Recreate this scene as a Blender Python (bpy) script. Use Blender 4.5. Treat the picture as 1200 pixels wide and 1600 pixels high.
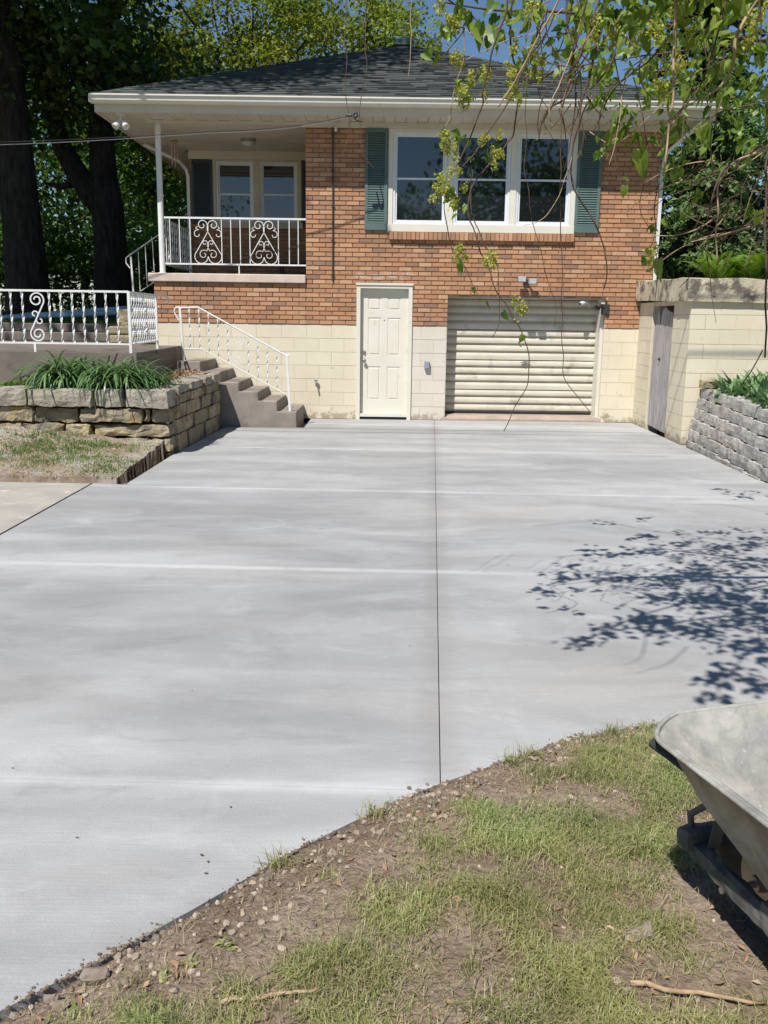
import bpy, math, random
import numpy as np
from mathutils import Vector, Matrix, noise

for o in list(bpy.data.objects):
    bpy.data.objects.remove(o)
S = bpy.context.scene
COL = S.collection
random.seed(7)
RNG = np.random.default_rng(11)

# ------------------------------------------------------------------ camera
FPX = 1420.0
PITCH = math.atan(300 / FPX)
ROLL = 0.0136
CAMH = 1.6
_F = Vector((0, math.cos(PITCH), -math.sin(PITCH)))
_R = Vector((1, 0, 0))
_U = Vector((0, math.sin(PITCH), math.cos(PITCH)))
cd = bpy.data.cameras.new('camera')
cam = bpy.data.objects.new('camera', cd)
COL.objects.link(cam)
rc = _R * math.cos(ROLL) + _U * math.sin(ROLL)
uc = _U * math.cos(ROLL) - _R * math.sin(ROLL)
cam.matrix_world = Matrix(((rc.x, uc.x, -_F.x, 0), (rc.y, uc.y, -_F.y, 0), (rc.z, uc.z, -_F.z, CAMH), (0, 0, 0, 1)))
cd.sensor_fit = 'HORIZONTAL'
cd.sensor_width = 36
cd.lens = FPX / 1200 * 36
cd.clip_start = 0.05
cd.clip_end = 2000
S.camera = cam

# ------------------------------------------------------------------ world, sun, exposure
sd = Vector((0.54, 1.0, -1.62)).normalized()          # the way the light travels
w = bpy.data.worlds.new('World')
S.world = w
w.use_nodes = True
nt = w.node_tree
nt.nodes.clear()
sky = nt.nodes.new('ShaderNodeTexSky')
sky.sky_type = 'NISHITA'
sky.sun_disc = False
sky.sun_elevation = math.asin(-sd.z)
sky.sun_rotation = math.atan2(-sd.x, -sd.y)
sky.altitude = 300
sky.air_density = 1.0
sky.dust_density = 0.0
sky.ozone_density = 2.5
bg = nt.nodes.new('ShaderNodeBackground')
bg.inputs['Strength'].default_value = 0.072
wo = nt.nodes.new('ShaderNodeOutputWorld')
hsv = nt.nodes.new('ShaderNodeHueSaturation')
hsv.inputs['Saturation'].default_value = 1.1
nt.links.new(sky.outputs[0], hsv.inputs['Color'])
nt.links.new(hsv.outputs[0], bg.inputs[0])
nt.links.new(bg.outputs[0], wo.inputs[0])
sl = bpy.data.lights.new('sun', 'SUN')
sl.energy = 5.0
sl.angle = math.radians(0.53)
sl.color = (1.0, 0.965, 0.91)
sun = bpy.data.objects.new('sun', sl)
COL.objects.link(sun)
sun.rotation_euler = sd.to_track_quat('-Z', 'Y').to_euler()
S.view_settings.view_transform = 'Standard'
S.view_settings.look = 'None'
S.view_settings.gamma = 1
S.view_settings.exposure = 0.3
S.render.engine = 'CYCLES'
S.cycles.use_denoising = True
S.cycles.max_bounces = 8
S.cycles.transparent_max_bounces = 8


# ------------------------------------------------------------------ helpers
def at(px, py, Y):
    """the point at depth Y that stands at this place of the photograph"""
    a = (px - 600) / FPX
    b = (py - 800) / FPX
    xx = a * math.cos(ROLL) + b * math.sin(ROLL)
    yy = -a * math.sin(ROLL) + b * math.cos(ROLL)
    d = _F + _R * xx - _U * yy
    return Vector((0, 0, CAMH)) + d * (Y / d.y)


BASE = {}


def link(o, parent):
    COL.objects.link(o)
    if parent is not None:
        o.parent = parent
        BASE[o.name] = BASE[parent.name]
    return o


def tag(o, label=None, cat=None, group=None, kind=None):
    if label:
        o['label'] = label
    if cat:
        o['category'] = cat
    if group:
        o['group'] = group
    if kind:
        o['kind'] = kind
    return o


def thing(name, loc, label, cat, group=None):
    o = bpy.data.objects.new(name, None)
    o.empty_display_size = 0.2
    o.location = loc
    COL.objects.link(o)
    BASE[o.name] = Vector(loc)
    return tag(o, label, cat, group)


class MB:
    def __init__(s):
        s.v = []
        s.f = []

    def box(s, x0, x1, y0, y1, z0, z1):
        b = len(s.v)
        s.v += [(x0, y0, z0), (x1, y0, z0), (x1, y1, z0), (x0, y1, z0), (x0, y0, z1), (x1, y0, z1), (x1, y1, z1), (x0, y1, z1)]
        s.f += [(b, b + 3, b + 2, b + 1), (b + 4, b + 5, b + 6, b + 7), (b, b + 1, b + 5, b + 4), (b + 1, b + 2, b + 6, b + 5), (b + 2, b + 3, b + 7, b + 6), (b + 3, b, b + 4, b + 7)]
        return s

    def bbox(s, x0, x1, y0, y1, z0, z1, c=0.01):
        """box with chamfered edges"""
        b = len(s.v)
        X = (x0, x0 + c, x1 - c, x1)
        Y = (y0, y0 + c, y1 - c, y1)
        Z = (z0, z0 + c, z1 - c, z1)
        import itertools
        idx = {}
        for i, j, k in itertools.product(range(4), repeat=3):
            n = sum(q in (0, 3) for q in (i, j, k))
            if n == 1:
                idx[(i, j, k)] = len(s.v)
                s.v.append((X[i], Y[j], Z[k]))
        g = lambda *t: idx[t]
        for e in (0, 3):
            q = [g(e, 1, 1), g(e, 2, 1), g(e, 2, 2), g(e, 1, 2)]
            s.f.append(tuple(q if e else q[::-1]))
            q = [g(1, e, 1), g(1, e, 2), g(2, e, 2), g(2, e, 1)]
            s.f.append(tuple(q if e else q[::-1]))
            q = [g(1, 1, e), g(2, 1, e), g(2, 2, e), g(1, 2, e)]
            s.f.append(tuple(q if e else q[::-1]))
        for e in (0, 3):
            for h in (0, 3):
                s.f.append((g(e, 1, 1 if h == 0 else 2) if 0 else g(e, 1, 1 if h == 0 else 2), g(e, 2, 1 if h == 0 else 2), g(1 if e == 0 else 2, 2, h), g(1 if e == 0 else 2, 1, h)))
                s.f.append((g(1, e, 1 if h == 0 else 2), g(2, e, 1 if h == 0 else 2), g(2, 1 if e == 0 else 2, h), g(1, 1 if e == 0 else 2, h)))
                s.f.append((g(e, 1 if h == 0 else 2, 1), g(e, 1 if h == 0 else 2, 2), g(1 if e == 0 else 2, h, 2), g(1 if e == 0 else 2, h, 1)))
        for i in (0, 3):
            for j in (0, 3):
                for k in (0, 3):
                    a, bb, cc = (1 if i == 0 else 2), (1 if j == 0 else 2), (1 if k == 0 else 2)
                    s.f.append((g(i, bb, cc), g(a, j, cc), g(a, bb, k)))
        return s

    def poly(s, pts):
        b = len(s.v)
        s.v += [tuple(p) for p in pts]
        s.f.append(tuple(range(b, b + len(pts))))
        return s

    def prism(s, pts, off):
        """polygon extruded by the vector off"""
        b = len(s.v)
        n = len(pts)
        off = Vector(off)
        s.v += [tuple(p) for p in pts] + [tuple(Vector(p) + off) for p in pts]
        s.f.append(tuple(range(b + n - 1, b - 1, -1)))
        s.f.append(tuple(range(b + n, b + 2 * n)))
        for i in range(n):
            j = (i + 1) % n
            s.f.append((b + i, b + j, b + n + j, b + n + i))
        return s

    def tube(s, path, r, n=6, cap=True, rect=None, twist=0.0):
        """tube along a path; r is a number or a list; rect=(w,d) gives a flat bar that may twist"""
        path = [Vector(p) for p in path]
        m = len(path)
        rs = r if isinstance(r, (list, tuple)) else [r] * m
        b = len(s.v)
        up = None
        if rect:
            n = 4
        for i, p in enumerate(path):
            t = (path[min(i + 1, m - 1)] - path[max(i - 1, 0)])
            if t.length < 1e-9:
                t = Vector((0, 0, 1))
            t.normalize()
            if up is None:
                ref = Vector((0, 1, 0)) if abs(t.y) < 0.8 else Vector((1, 0, 0))
                a = t.cross(ref).normalized()
            else:
                a = (up - t * up.dot(t)).normalized()
            up = a
            c = t.cross(a)
            for k in range(n):
                if rect:
                    th = twist * i
                    x, y = ((1, 1), (-1, 1), (-1, -1), (1, -1))[k]
                    x *= rect[0] / 2
                    y *= rect[1] / 2
                    q = p + a * (x * math.cos(th) - y * math.sin(th)) + c * (x * math.sin(th) + y * math.cos(th))
                else:
                    th = 2 * math.pi * k / n
                    q = p + (a * math.cos(th) + c * math.sin(th)) * rs[i]
                s.v.append(tuple(q))
        for i in range(m - 1):
            for k in range(n):
                k2 = (k + 1) % n
                s.f.append((b + i * n + k, b + i * n + k2, b + (i + 1) * n + k2, b + (i + 1) * n + k))
        if cap:
            s.f.append(tuple(b + k for k in range(n - 1, -1, -1)))
            s.f.append(tuple(b + (m - 1) * n + k for k in range(n)))
        return s

    def lathe(s, c, prof, axis=(0, 0, 1), n=16):
        """profile (radius, height) spun about axis through c"""
        ax = Vector(axis).normalized()
        a = ax.orthogonal().normalized()
        d = ax.cross(a)
        c = Vector(c)
        b = len(s.v)
        for (r, h) in prof:
            for k in range(n):
                th = 2 * math.pi * k / n
                s.v.append(tuple(c + ax * h + (a * math.cos(th) + d * math.sin(th)) * r))
        for i in range(len(prof) - 1):
            for k in range(n):
                k2 = (k + 1) % n
                s.f.append((b + i * n + k, b + i * n + k2, b + (i + 1) * n + k2, b + (i + 1) * n + k))
        s.f.append(tuple(b + k for k in range(n - 1, -1, -1)))
        s.f.append(tuple(b + (len(prof) - 1) * n + k for k in range(n)))
        return s

    def build(s, name, mat, parent=None, loc=None, smooth=False, label=None):
        base = Vector(loc) if loc is not None else (BASE[parent.name] if parent is not None else Vector((0, 0, 0)))
        me = bpy.data.meshes.new(name)
        me.from_pydata([(x - base.x, y - base.y, z - base.z) for x, y, z in s.v], [], s.f)
        me.materials.append(mat)
        if smooth:
            me.polygons.foreach_set('use_smooth', [True] * len(me.polygons))
        me.update()
        o = bpy.data.objects.new(name, me)
        if parent is None:
            o.location = base
        link(o, parent)
        BASE[o.name] = base
        if label:
            o['label'] = label
        return o


def nmesh(name, V, F, mat, parent=None, smooth=False, loc=None):
    """mesh from numpy arrays; F is (n,k)"""
    base = Vector(loc) if loc is not None else (BASE[parent.name] if parent is not None else Vector((0, 0, 0)))
    V = np.asarray(V, dtype=np.float32) - np.array(base, dtype=np.float32)
    F = np.asarray(F, dtype=np.int32)
    me = bpy.data.meshes.new(name)
    n, k = F.shape
    me.vertices.add(len(V))
    me.vertices.foreach_set('co', V.ravel())
    me.loops.add(n * k)
    me.loops.foreach_set('vertex_index', F.ravel())
    me.polygons.add(n)
    me.polygons.foreach_set('loop_start', np.arange(n, dtype=np.int32) * k)
    me.polygons.foreach_set('use_smooth', np.full(n, smooth))
    me.update(calc_edges=True)
    me.validate()
    me.materials.append(mat)
    o = bpy.data.objects.new(name, me)
    if parent is None:
        o.location = base
    link(o, parent)
    BASE[o.name] = base
    return o


# ------------------------------------------------------------------ materials
class NT:
    def __init__(s, name):
        s.m = bpy.data.materials.new(name)
        s.m.use_nodes = True
        s.t = s.m.node_tree
        s.b = s.t.nodes['Principled BSDF']
        s.out = s.t.nodes['Material Output']
        tc = s.t.nodes.new('ShaderNodeTexCoord')
        s.co = tc.outputs['Object']

    def node(s, kind, **kw):
        n = s.t.nodes.new(kind)
        for k, v in kw.items():
            setattr(n, k, v)
        return n

    def put(s, sock, v):
        if v is None:
            return
        if hasattr(v, 'is_output'):
            s.t.links.new(v, sock)
        else:
            if isinstance(v, (tuple, list)) and len(v) == 3 and sock.type == 'RGBA':
                v = (*v, 1)
            sock.default_value = v

    def mapping(s, scale=(1, 1, 1), loc=(0, 0, 0), rot=(0, 0, 0)):
        n = s.node('ShaderNodeMapping')
        s.put(n.inputs['Vector'], s.co)
        n.inputs['Scale'].default_value = scale
        n.inputs['Location'].default_value = loc
        n.inputs['Rotation'].default_value = rot
        return n.outputs[0]

    def noise(s, scale, detail=4, rough=0.55, stretch=(1, 1, 1), loc=(0, 0, 0), dist=0.0):
        n = s.node('ShaderNodeTexNoise')
        s.put(n.inputs['Vector'], s.mapping(stretch, loc))
        n.inputs['Scale'].default_value = scale
        n.inputs['Detail'].default_value = detail
        n.inputs['Roughness'].default_value = rough
        n.inputs['Distortion'].default_value = dist
        return n.outputs['Fac']

    def voro(s, scale, feature='F1', stretch=(1, 1, 1)):
        n = s.node('ShaderNodeTexVoronoi', feature=feature)
        s.put(n.inputs['Vector'], s.mapping(stretch))
        n.inputs['Scale'].default_value = scale
        return n.outputs['Distance']

    def ramp(s, v, lo, hi, a=0.0, b=1.0):
        n = s.node('ShaderNodeMapRange', interpolation_type='SMOOTHSTEP')
        s.put(n.inputs['Value'], v)
        n.inputs['From Min'].default_value = lo
        n.inputs['From Max'].default_value = hi
        n.inputs['To Min'].default_value = a
        n.inputs['To Max'].default_value = b
        return n.outputs[0]

    def math(s, op, a, b=None, c=None):
        n = s.node('ShaderNodeMath', operation=op)
        s.put(n.inputs[0], a)
        if b is not None:
            s.put(n.inputs[1], b)
        if c is not None:
            s.put(n.inputs[2], c)
        return n.outputs[0]

    def mix(s, f, a, b, blend='MIX'):
        n = s.node('ShaderNodeMix', data_type='RGBA', blend_type=blend)
        s.put(n.inputs[0], f)
        s.put(n.inputs[6], a)
        s.put(n.inputs[7], b)
        return n.outputs[2]

    def island(s):
        return s.node('ShaderNodeNewGeometry').outputs['Random Per Island']

    def sep(s):
        n = s.node('ShaderNodeSeparateXYZ')
        s.put(n.inputs[0], s.co)
        return n.outputs

    def bump(s, h, strength=0.3, dist=0.01):
        n = s.node('ShaderNodeBump')
        n.inputs['Strength'].default_value = strength
        n.inputs['Distance'].default_value = dist
        s.put(n.inputs['Height'], h)
        s.t.links.new(n.outputs[0], s.b.inputs['Normal'])

    def fin(s, color, rough=0.8, spec=0.3, metal=0.0):
        s.put(s.b.inputs['Base Color'], color)
        s.put(s.b.inputs['Roughness'], rough)
        s.b.inputs['Specular IOR Level'].default_value = spec
        s.b.inputs['Metallic'].default_value = metal
        return s.m


def simple(name, c1, c2=None, scale=6.0, rough=0.7, bump=0.15, bscale=60, bd=0.004, isl=0.0, stretch=(1, 1, 1), spec=0.3, metal=0.0, dirt=None, dscale=3.0, dlo=0.55, dhi=0.7):
    t = NT(name)
    c2 = c2 or tuple(x * 0.8 for x in c1)
    c = t.mix(t.ramp(t.noise(scale, 5, stretch=stretch), 0.3, 0.7), c1, c2)
    if isl:
        k = t.ramp(t.island(), 0, 1, 1 - isl, 1 + isl)
        n = t.node('ShaderNodeHueSaturation')
        t.put(n.inputs['Value'], k)
        t.put(n.inputs['Color'], c)
        c = n.outputs[0]
    if dirt:
        c = t.mix(t.ramp(t.noise(dscale, 8, 0.65, loc=(3, 7, 1)), dlo, dhi), c, dirt)
    if bump:
        t.bump(t.noise(bscale, 4, stretch=stretch), bump, bd)
    return t.fin(c, rough, spec, metal)


def leafmat(name, cols, trans=0.35, rough=0.5, spec=0.3, drift=0.0, dlo=0.42, dhi=1.35):
    """leaf colours picked per leaf, with light passing through"""
    t = NT(name)
    r = t.node('ShaderNodeValToRGB')
    t.put(r.inputs[0], t.island())
    el = r.color_ramp.elements
    while len(el) < len(cols):
        el.new(0.5)
    for i, c in enumerate(cols):
        el[i].position = i / max(1, len(cols) - 1)
        el[i].color = (*c, 1)
    colr = r.outputs[0]
    if drift:
        hv = t.node('ShaderNodeHueSaturation')
        t.put(hv.inputs['Value'], t.ramp(t.noise(drift, 3, 0.6), 0.32, 0.68, dlo, dhi))
        t.put(hv.inputs['Hue'], t.ramp(t.noise(drift * 0.6, 2, 0.5, loc=(7, 7, 7)), 0.3, 0.7, 0.485, 0.53))
        t.put(hv.inputs['Color'], r.outputs[0])
        colr = hv.outputs[0]
    m = t.fin(colr, rough, spec)
    tr = t.node('ShaderNodeBsdfTranslucent')
    n = t.node('ShaderNodeHueSaturation')
    n.inputs['Saturation'].default_value = 1.15
    n.inputs['Value'].default_value = 1.3
    t.put(n.inputs['Color'], colr)
    t.put(tr.inputs['Color'], n.outputs[0])
    mx = t.node('ShaderNodeMixShader')
    mx.inputs[0].default_value = trans
    t.t.links.new(t.b.outputs[0], mx.inputs[1])
    t.t.links.new(tr.outputs[0], mx.inputs[2])
    t.t.links.new(mx.outputs[0], t.out.inputs['Surface'])
    return m


def brickmat():
    t = NT('brick')
    r = t.node('ShaderNodeValToRGB')
    t.put(r.inputs[0], t.island())
    el = r.color_ramp.elements
    cols = [(0, (0.25, 0.155, 0.105)), (0.07, (0.31, 0.178, 0.11)), (0.16, (0.37, 0.20, 0.115)), (0.5, (0.43, 0.225, 0.125)), (0.8, (0.475, 0.26, 0.145)), (1, (0.53, 0.33, 0.205))]
    while len(el) < len(cols):
        el.new(0.5)
    for i, (p, c) in enumerate(cols):
        el[i].position = p
        el[i].color = (*c, 1)
    c = t.mix(t.ramp(t.noise(38, 5, 0.7), 0.45, 0.75, 0, 0.45), r.outputs[0], (0.19, 0.10, 0.065))
    c = t.mix(t.ramp(t.noise(1.3, 6, 0.6, stretch=(1.3, 1, 0.6)), 0.45, 0.75, 0, 0.5), c, (0.25, 0.165, 0.118))
    # streaks of old mortar left above the entry door
    s3 = t.sep()
    mz = t.math('MULTIPLY', t.ramp(s3[2], 2.20, 2.225), t.ramp(s3[2], 2.33, 2.35, 1, 0))
    mx = t.math('MULTIPLY', t.ramp(s3[0], -0.95, -0.85), t.ramp(s3[0], 0.10, 0.22, 1, 0))
    c = t.mix(t.math('MULTIPLY', t.math('MULTIPLY', mz, mx), t.ramp(t.noise(16, 5, 0.7, stretch=(0.35, 1, 2.2)), 0.5, 0.62, 0, 0.75)), c, (0.52, 0.47, 0.42))
    c = t.mix(t.ramp(t.noise(14, 4, 0.7, loc=(5, 0, 2)), 0.66, 0.78, 0, 0.3), c, (0.62, 0.5, 0.4))
    t.bump(t.noise(90, 4), 0.5, 0.004)
    return t.fin(c, 0.9, 0.15)


def blockmat(name, c1, c2, dirt, amount=0.62):
    t = NT(name)
    c = t.mix(t.ramp(t.noise(1.7, 6), 0.3, 0.7), c1, c2)
    z = t.sep()[2]
    low = t.ramp(z, 0.0, 1.0, 0.12, 0.0)
    n = t.math('ADD', t.noise(5.5, 9, 0.72, loc=(2, 2, 2)), low)
    c = t.mix(t.ramp(n, amount, amount + 0.09), c, dirt)
    c = t.mix(t.ramp(t.math('ADD', t.noise(9, 6, 0.7), t.ramp(z, 0.0, 0.22, 0.26, 0.0)), 0.62, 0.78, 0, 0.8), c, (0.28, 0.22, 0.15))
    c = t.mix(t.ramp(t.island(), 0, 1, 0, 0.16), c, tuple(x * 0.72 for x in c1))
    t.bump(t.math('ADD', t.noise(55, 5), t.math('MULTIPLY', t.noise(7, 3), 1.4)), 0.35, 0.006)
    return t.fin(c, 0.75, 0.25)


def concretemat():
    """new driveway concrete: pale curing bands along the joints, long streaks across"""
    t = NT('fresh_concrete')
    s = t.sep()
    tilt = t.math('MULTIPLY_ADD', s[0], 0.03, s[1])
    fr = t.math('SUBTRACT', t.math('FRACT', t.math('ADD', t.math('DIVIDE', t.math('SUBTRACT', tilt, 2.90), 2.82), 0.5)), 0.5)
    d = t.math('MULTIPLY', t.math('ABSOLUTE', fr), 2.82)
    jag = t.math('MULTIPLY', t.math('SUBTRACT', t.noise(2.3, 5, stretch=(0.5, 1.5, 1)), 0.5), 0.7)
    band = t.ramp(t.math('ADD', d, jag), 0.0, 0.55, 1, 0)
    core = t.ramp(t.math('ADD', d, t.math('MULTIPLY', t.math('SUBTRACT', t.noise(6, 5, 0.7), 0.5), 0.05)), 0.0, 0.065, 1, 0)
    streak = t.ramp(t.noise(0.9, 7, 0.6, stretch=(0.75, 1.15, 1), dist=0.7), 0.34, 0.68)
    c = t.mix(streak, (0.395, 0.396, 0.395), (0.485, 0.487, 0.487))
    c = t.mix(t.math('MULTIPLY', band, 0.62), c, (0.58, 0.58, 0.58))
    blot = t.ramp(t.noise(1.9, 8, 0.66, stretch=(0.8, 1.1, 1), loc=(4, 9, 0), dist=0.9), 0.52, 0.70)
    c = t.mix(t.math('MULTIPLY', blot, 0.48), c, (0.63, 0.635, 0.645))
    grey = t.ramp(t.noise(2.6, 8, 0.66, stretch=(0.85, 1.1, 1), loc=(21, 2, 0), dist=1.0), 0.52, 0.72)
    c = t.mix(t.math('MULTIPLY', grey, 0.48), c, (0.30, 0.298, 0.295))
    warm = t.ramp(t.noise(0.8, 5, stretch=(0.6, 1.3, 1), loc=(14, 3, 0)), 0.46, 0.72)
    c = t.mix(t.math('MULTIPLY', warm, 0.55), c, (0.39, 0.365, 0.335))
    wisp = t.ramp(t.noise(7, 8, 0.72, stretch=(0.45, 1.3, 1), loc=(2, 2, 0), dist=0.8), 0.54, 0.76)
    c = t.mix(t.math('MULTIPLY', wisp, 0.3), c, (0.67, 0.675, 0.685))
    fine = t.noise(150, 4, 0.75)
    c = t.mix(t.ramp(fine, 0.35, 0.72, 0, 0.42), c, (0.27, 0.268, 0.263))
    c = t.mix(t.ramp(t.noise(34, 6, 0.75, stretch=(0.6, 1.4, 1)), 0.52, 0.75, 0, 0.3), c, (0.64, 0.64, 0.635))
    jx = t.math('ABSOLUTE', t.math('SUBTRACT', t.math('SUBTRACT', s[0], t.math('MULTIPLY', s[1], 0.05)), 0.066))
    rub = t.ramp(t.math('ADD', jx, t.math('MULTIPLY', t.math('SUBTRACT', t.noise(5, 6, 0.7), 0.5), 0.22)), 0.0, 0.13, 1, 0)
    c = t.mix(t.math('MULTIPLY', rub, 0.4), c, (0.30, 0.28, 0.26))
    left = t.ramp(t.math('SUBTRACT', t.math('SUBTRACT', s[0], t.math('MULTIPLY', s[1], 0.05)), 0.066), -0.01, 0.01, 1, 0)
    pas = t.ramp(t.noise(1.0, 4, 0.6, stretch=(0.40, 1.5, 1), loc=(31, 6, 0), dist=0.5), 0.40, 0.62)
    damp = t.ramp(t.noise(0.55, 6, 0.6, stretch=(0.7, 1.3, 1), loc=(11, 16, 0), dist=0.5), 0.42, 0.62)
    k = t.math('MULTIPLY', t.math('MULTIPLY_ADD', pas, 0.18, 0.84), t.math('MULTIPLY_ADD', left, -0.085, 1.0))
    k = t.math('MULTIPLY', k, t.math('MULTIPLY_ADD', damp, -0.15, 1.02))
    hs = t.node('ShaderNodeHueSaturation')
    t.put(hs.inputs['Value'], k)
    t.put(hs.inputs['Color'], c)
    c = t.mix(t.math('MULTIPLY', t.math('MULTIPLY', core, t.ramp(t.noise(1.4, 5, 0.65, loc=(6, 1, 0)), 0.35, 0.65, 0.4, 1.0)), 0.72), hs.outputs[0], (0.61, 0.615, 0.62))
    broom = t.noise(60, 3, 0.6, stretch=(0.06, 2.2, 1))
    c = t.mix(t.ramp(broom, 0.35, 0.7, 0, 0.16), c, (0.27, 0.27, 0.27))
    c = t.mix(t.ramp(t.noise(420, 2, 0.8), 0.42, 0.72, 0, 0.42), c, (0.22, 0.22, 0.218))
    c = t.mix(t.ramp(t.voro(42), 0.0, 0.10, 0.35, 0.0), c, (0.14, 0.135, 0.13))
    t.bump(t.math('ADD', t.noise(220, 3), t.math('MULTIPLY', broom, 1.2)), 0.4, 0.003)
    return t.fin(c, 0.8, 0.25)


def stonemat(name, c1, c2, lichen, dark, isl=0.25, lo=0.55):
    t = NT(name)
    c = t.mix(t.ramp(t.island(), 0, 1), c1, c2)
    c = t.mix(t.ramp(t.noise(7, 7, 0.65), 0.35, 0.7, 0, 0.8), c, tuple(x * 0.6 for x in c2))
    c = t.mix(t.ramp(t.noise(4.5, 6, 0.65, loc=(9, 1, 4)), lo, lo + 0.14, 0, 0.75), c, lichen)
    c = t.mix(t.ramp(t.noise(3.2, 8, 0.7, loc=(1, 8, 3)), 0.5, 0.66, 0, 0.85), c, dark)
    h = t.math('ADD', t.noise(26, 7, 0.65), t.math('MULTIPLY', t.noise(8, 5), 1.5))
    t.bump(h, 0.9, 0.025)
    return t.fin(c, 0.92, 0.15)


def soilmat(name='bare_soil', dust_shade=False):
    t = NT(name)
    c = t.mix(t.ramp(t.noise(3.2, 7, 0.62), 0.35, 0.68), (0.27, 0.195, 0.142), (0.44, 0.345, 0.26))
    c = t.mix(t.ramp(t.noise(60, 6, 0.7), 0.4, 0.75, 0, 0.7), c, (0.155, 0.105, 0.073))
    c = t.mix(t.ramp(t.noise(130, 4, 0.7, loc=(2, 5, 0)), 0.6, 0.75, 0, 0.6), c, (0.42, 0.34, 0.26))
    c = t.mix(t.ramp(t.noise(2.1, 6, 0.6, loc=(7, 5, 0)), 0.58, 0.75, 0, 0.45), c, (0.17, 0.18, 0.075))
    if dust_shade:
        nz = t.node('ShaderNodeSeparateXYZ')
        t.put(nz.inputs[0], t.node('ShaderNodeNewGeometry').outputs['Normal'])
        top = t.ramp(nz.outputs[2], 0.65, 0.9)
        c = t.mix(t.math('MULTIPLY', top, t.ramp(t.noise(1.5, 7, 0.65, loc=(3, 1, 0)), 0.40, 0.58, 0, 0.85)), t.mix(top, (0.075, 0.052, 0.036), c), (0.44, 0.41, 0.365))  # pale dust on top; the cut bank's shade put into the colour of steep faces
    t.bump(t.math('ADD', t.noise(70, 8, 0.7), t.math('MULTIPLY', t.noise(22, 5), 2.0)), 1.0, 0.02)
    return t.fin(c, 0.98, 0.1)


def shinglemat():
    t = NT('asphalt_shingle')
    c = t.mix(t.ramp(t.island(), 0, 1), (0.058, 0.066, 0.064), (0.082, 0.092, 0.089))
    c = t.mix(t.ramp(t.noise(160, 3, 0.8), 0.4, 0.7, 0, 0.3), c, (0.13, 0.145, 0.14))
    t.bump(t.noise(200, 3), 0.4, 0.003)
    return t.fin(c, 0.9, 0.2)


def glassmat():
    t = NT('window_glass')
    t.b.inputs['IOR'].default_value = 1.95
    t.bump(t.noise(2.2, 2), 0.10, 0.004)
    return t.fin((0.010, 0.012, 0.014), 0.02, 0.5)


def barkmat(name, c1, c2):
    t = NT(name)
    c = t.mix(t.ramp(t.noise(5, 8, 0.7, stretch=(2.2, 2.2, 0.45)), 0.35, 0.7), c1, c2)
    t.bump(t.noise(7, 8, 0.7, stretch=(2.5, 2.5, 0.4)), 1.0, 0.06)
    return t.fin(c, 0.95, 0.1)


def woodgraymat():
    t = NT('weathered_wood')
    g = t.noise(9, 9, 0.72, stretch=(4, 4, 0.22))
    c = t.mix(t.ramp(g, 0.32, 0.7), (0.17, 0.162, 0.16), (0.54, 0.525, 0.52))
    c = t.mix(t.ramp(t.noise(2, 5, stretch=(2, 2, 0.3), loc=(3, 3, 3)), 0.5, 0.75, 0, 0.6), c, (0.48, 0.465, 0.45))
    c = t.mix(t.ramp(t.noise(16, 8, 0.75, stretch=(4, 4, 0.16), loc=(5, 1, 2)), 0.60, 0.70, 0, 0.85), c, (0.07, 0.065, 0.06))
    t.bump(g, 0.6, 0.01)
    return t.fin(c, 0.9, 0.15)


def caked(name, c1, c2):
    """metal or wood under dried cement"""
    t = NT(name)
    c = t.mix(t.ramp(t.noise(5, 8, 0.65, stretch=(1, 1, 1), dist=0.5), 0.38, 0.62), c1, tuple(x * 0.85 for x in c2))
    c = t.mix(t.ramp(t.noise(11, 7, 0.7, loc=(4, 4, 4)), 0.56, 0.7, 0, 0.6), c, (c1[0] * 1.15, c1[1] * 0.95, c1[2] * 0.75))
    c = t.mix(t.ramp(t.noise(30, 6, 0.7, loc=(1, 2, 3)), 0.62, 0.72, 0, 0.6), c, tuple(x * 1.5 for x in c1))
    c = t.mix(t.ramp(t.noise(7, 7, 0.7, stretch=(1, 3, 1), loc=(8, 1, 3)), 0.52, 0.72, 0, 0.6), c, tuple(x * 0.55 for x in c2))
    t.bump(t.math('ADD', t.noise(60, 6), t.noise(12, 4)), 0.4, 0.006)
    return t.fin(c, 0.8, 0.3)


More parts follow.
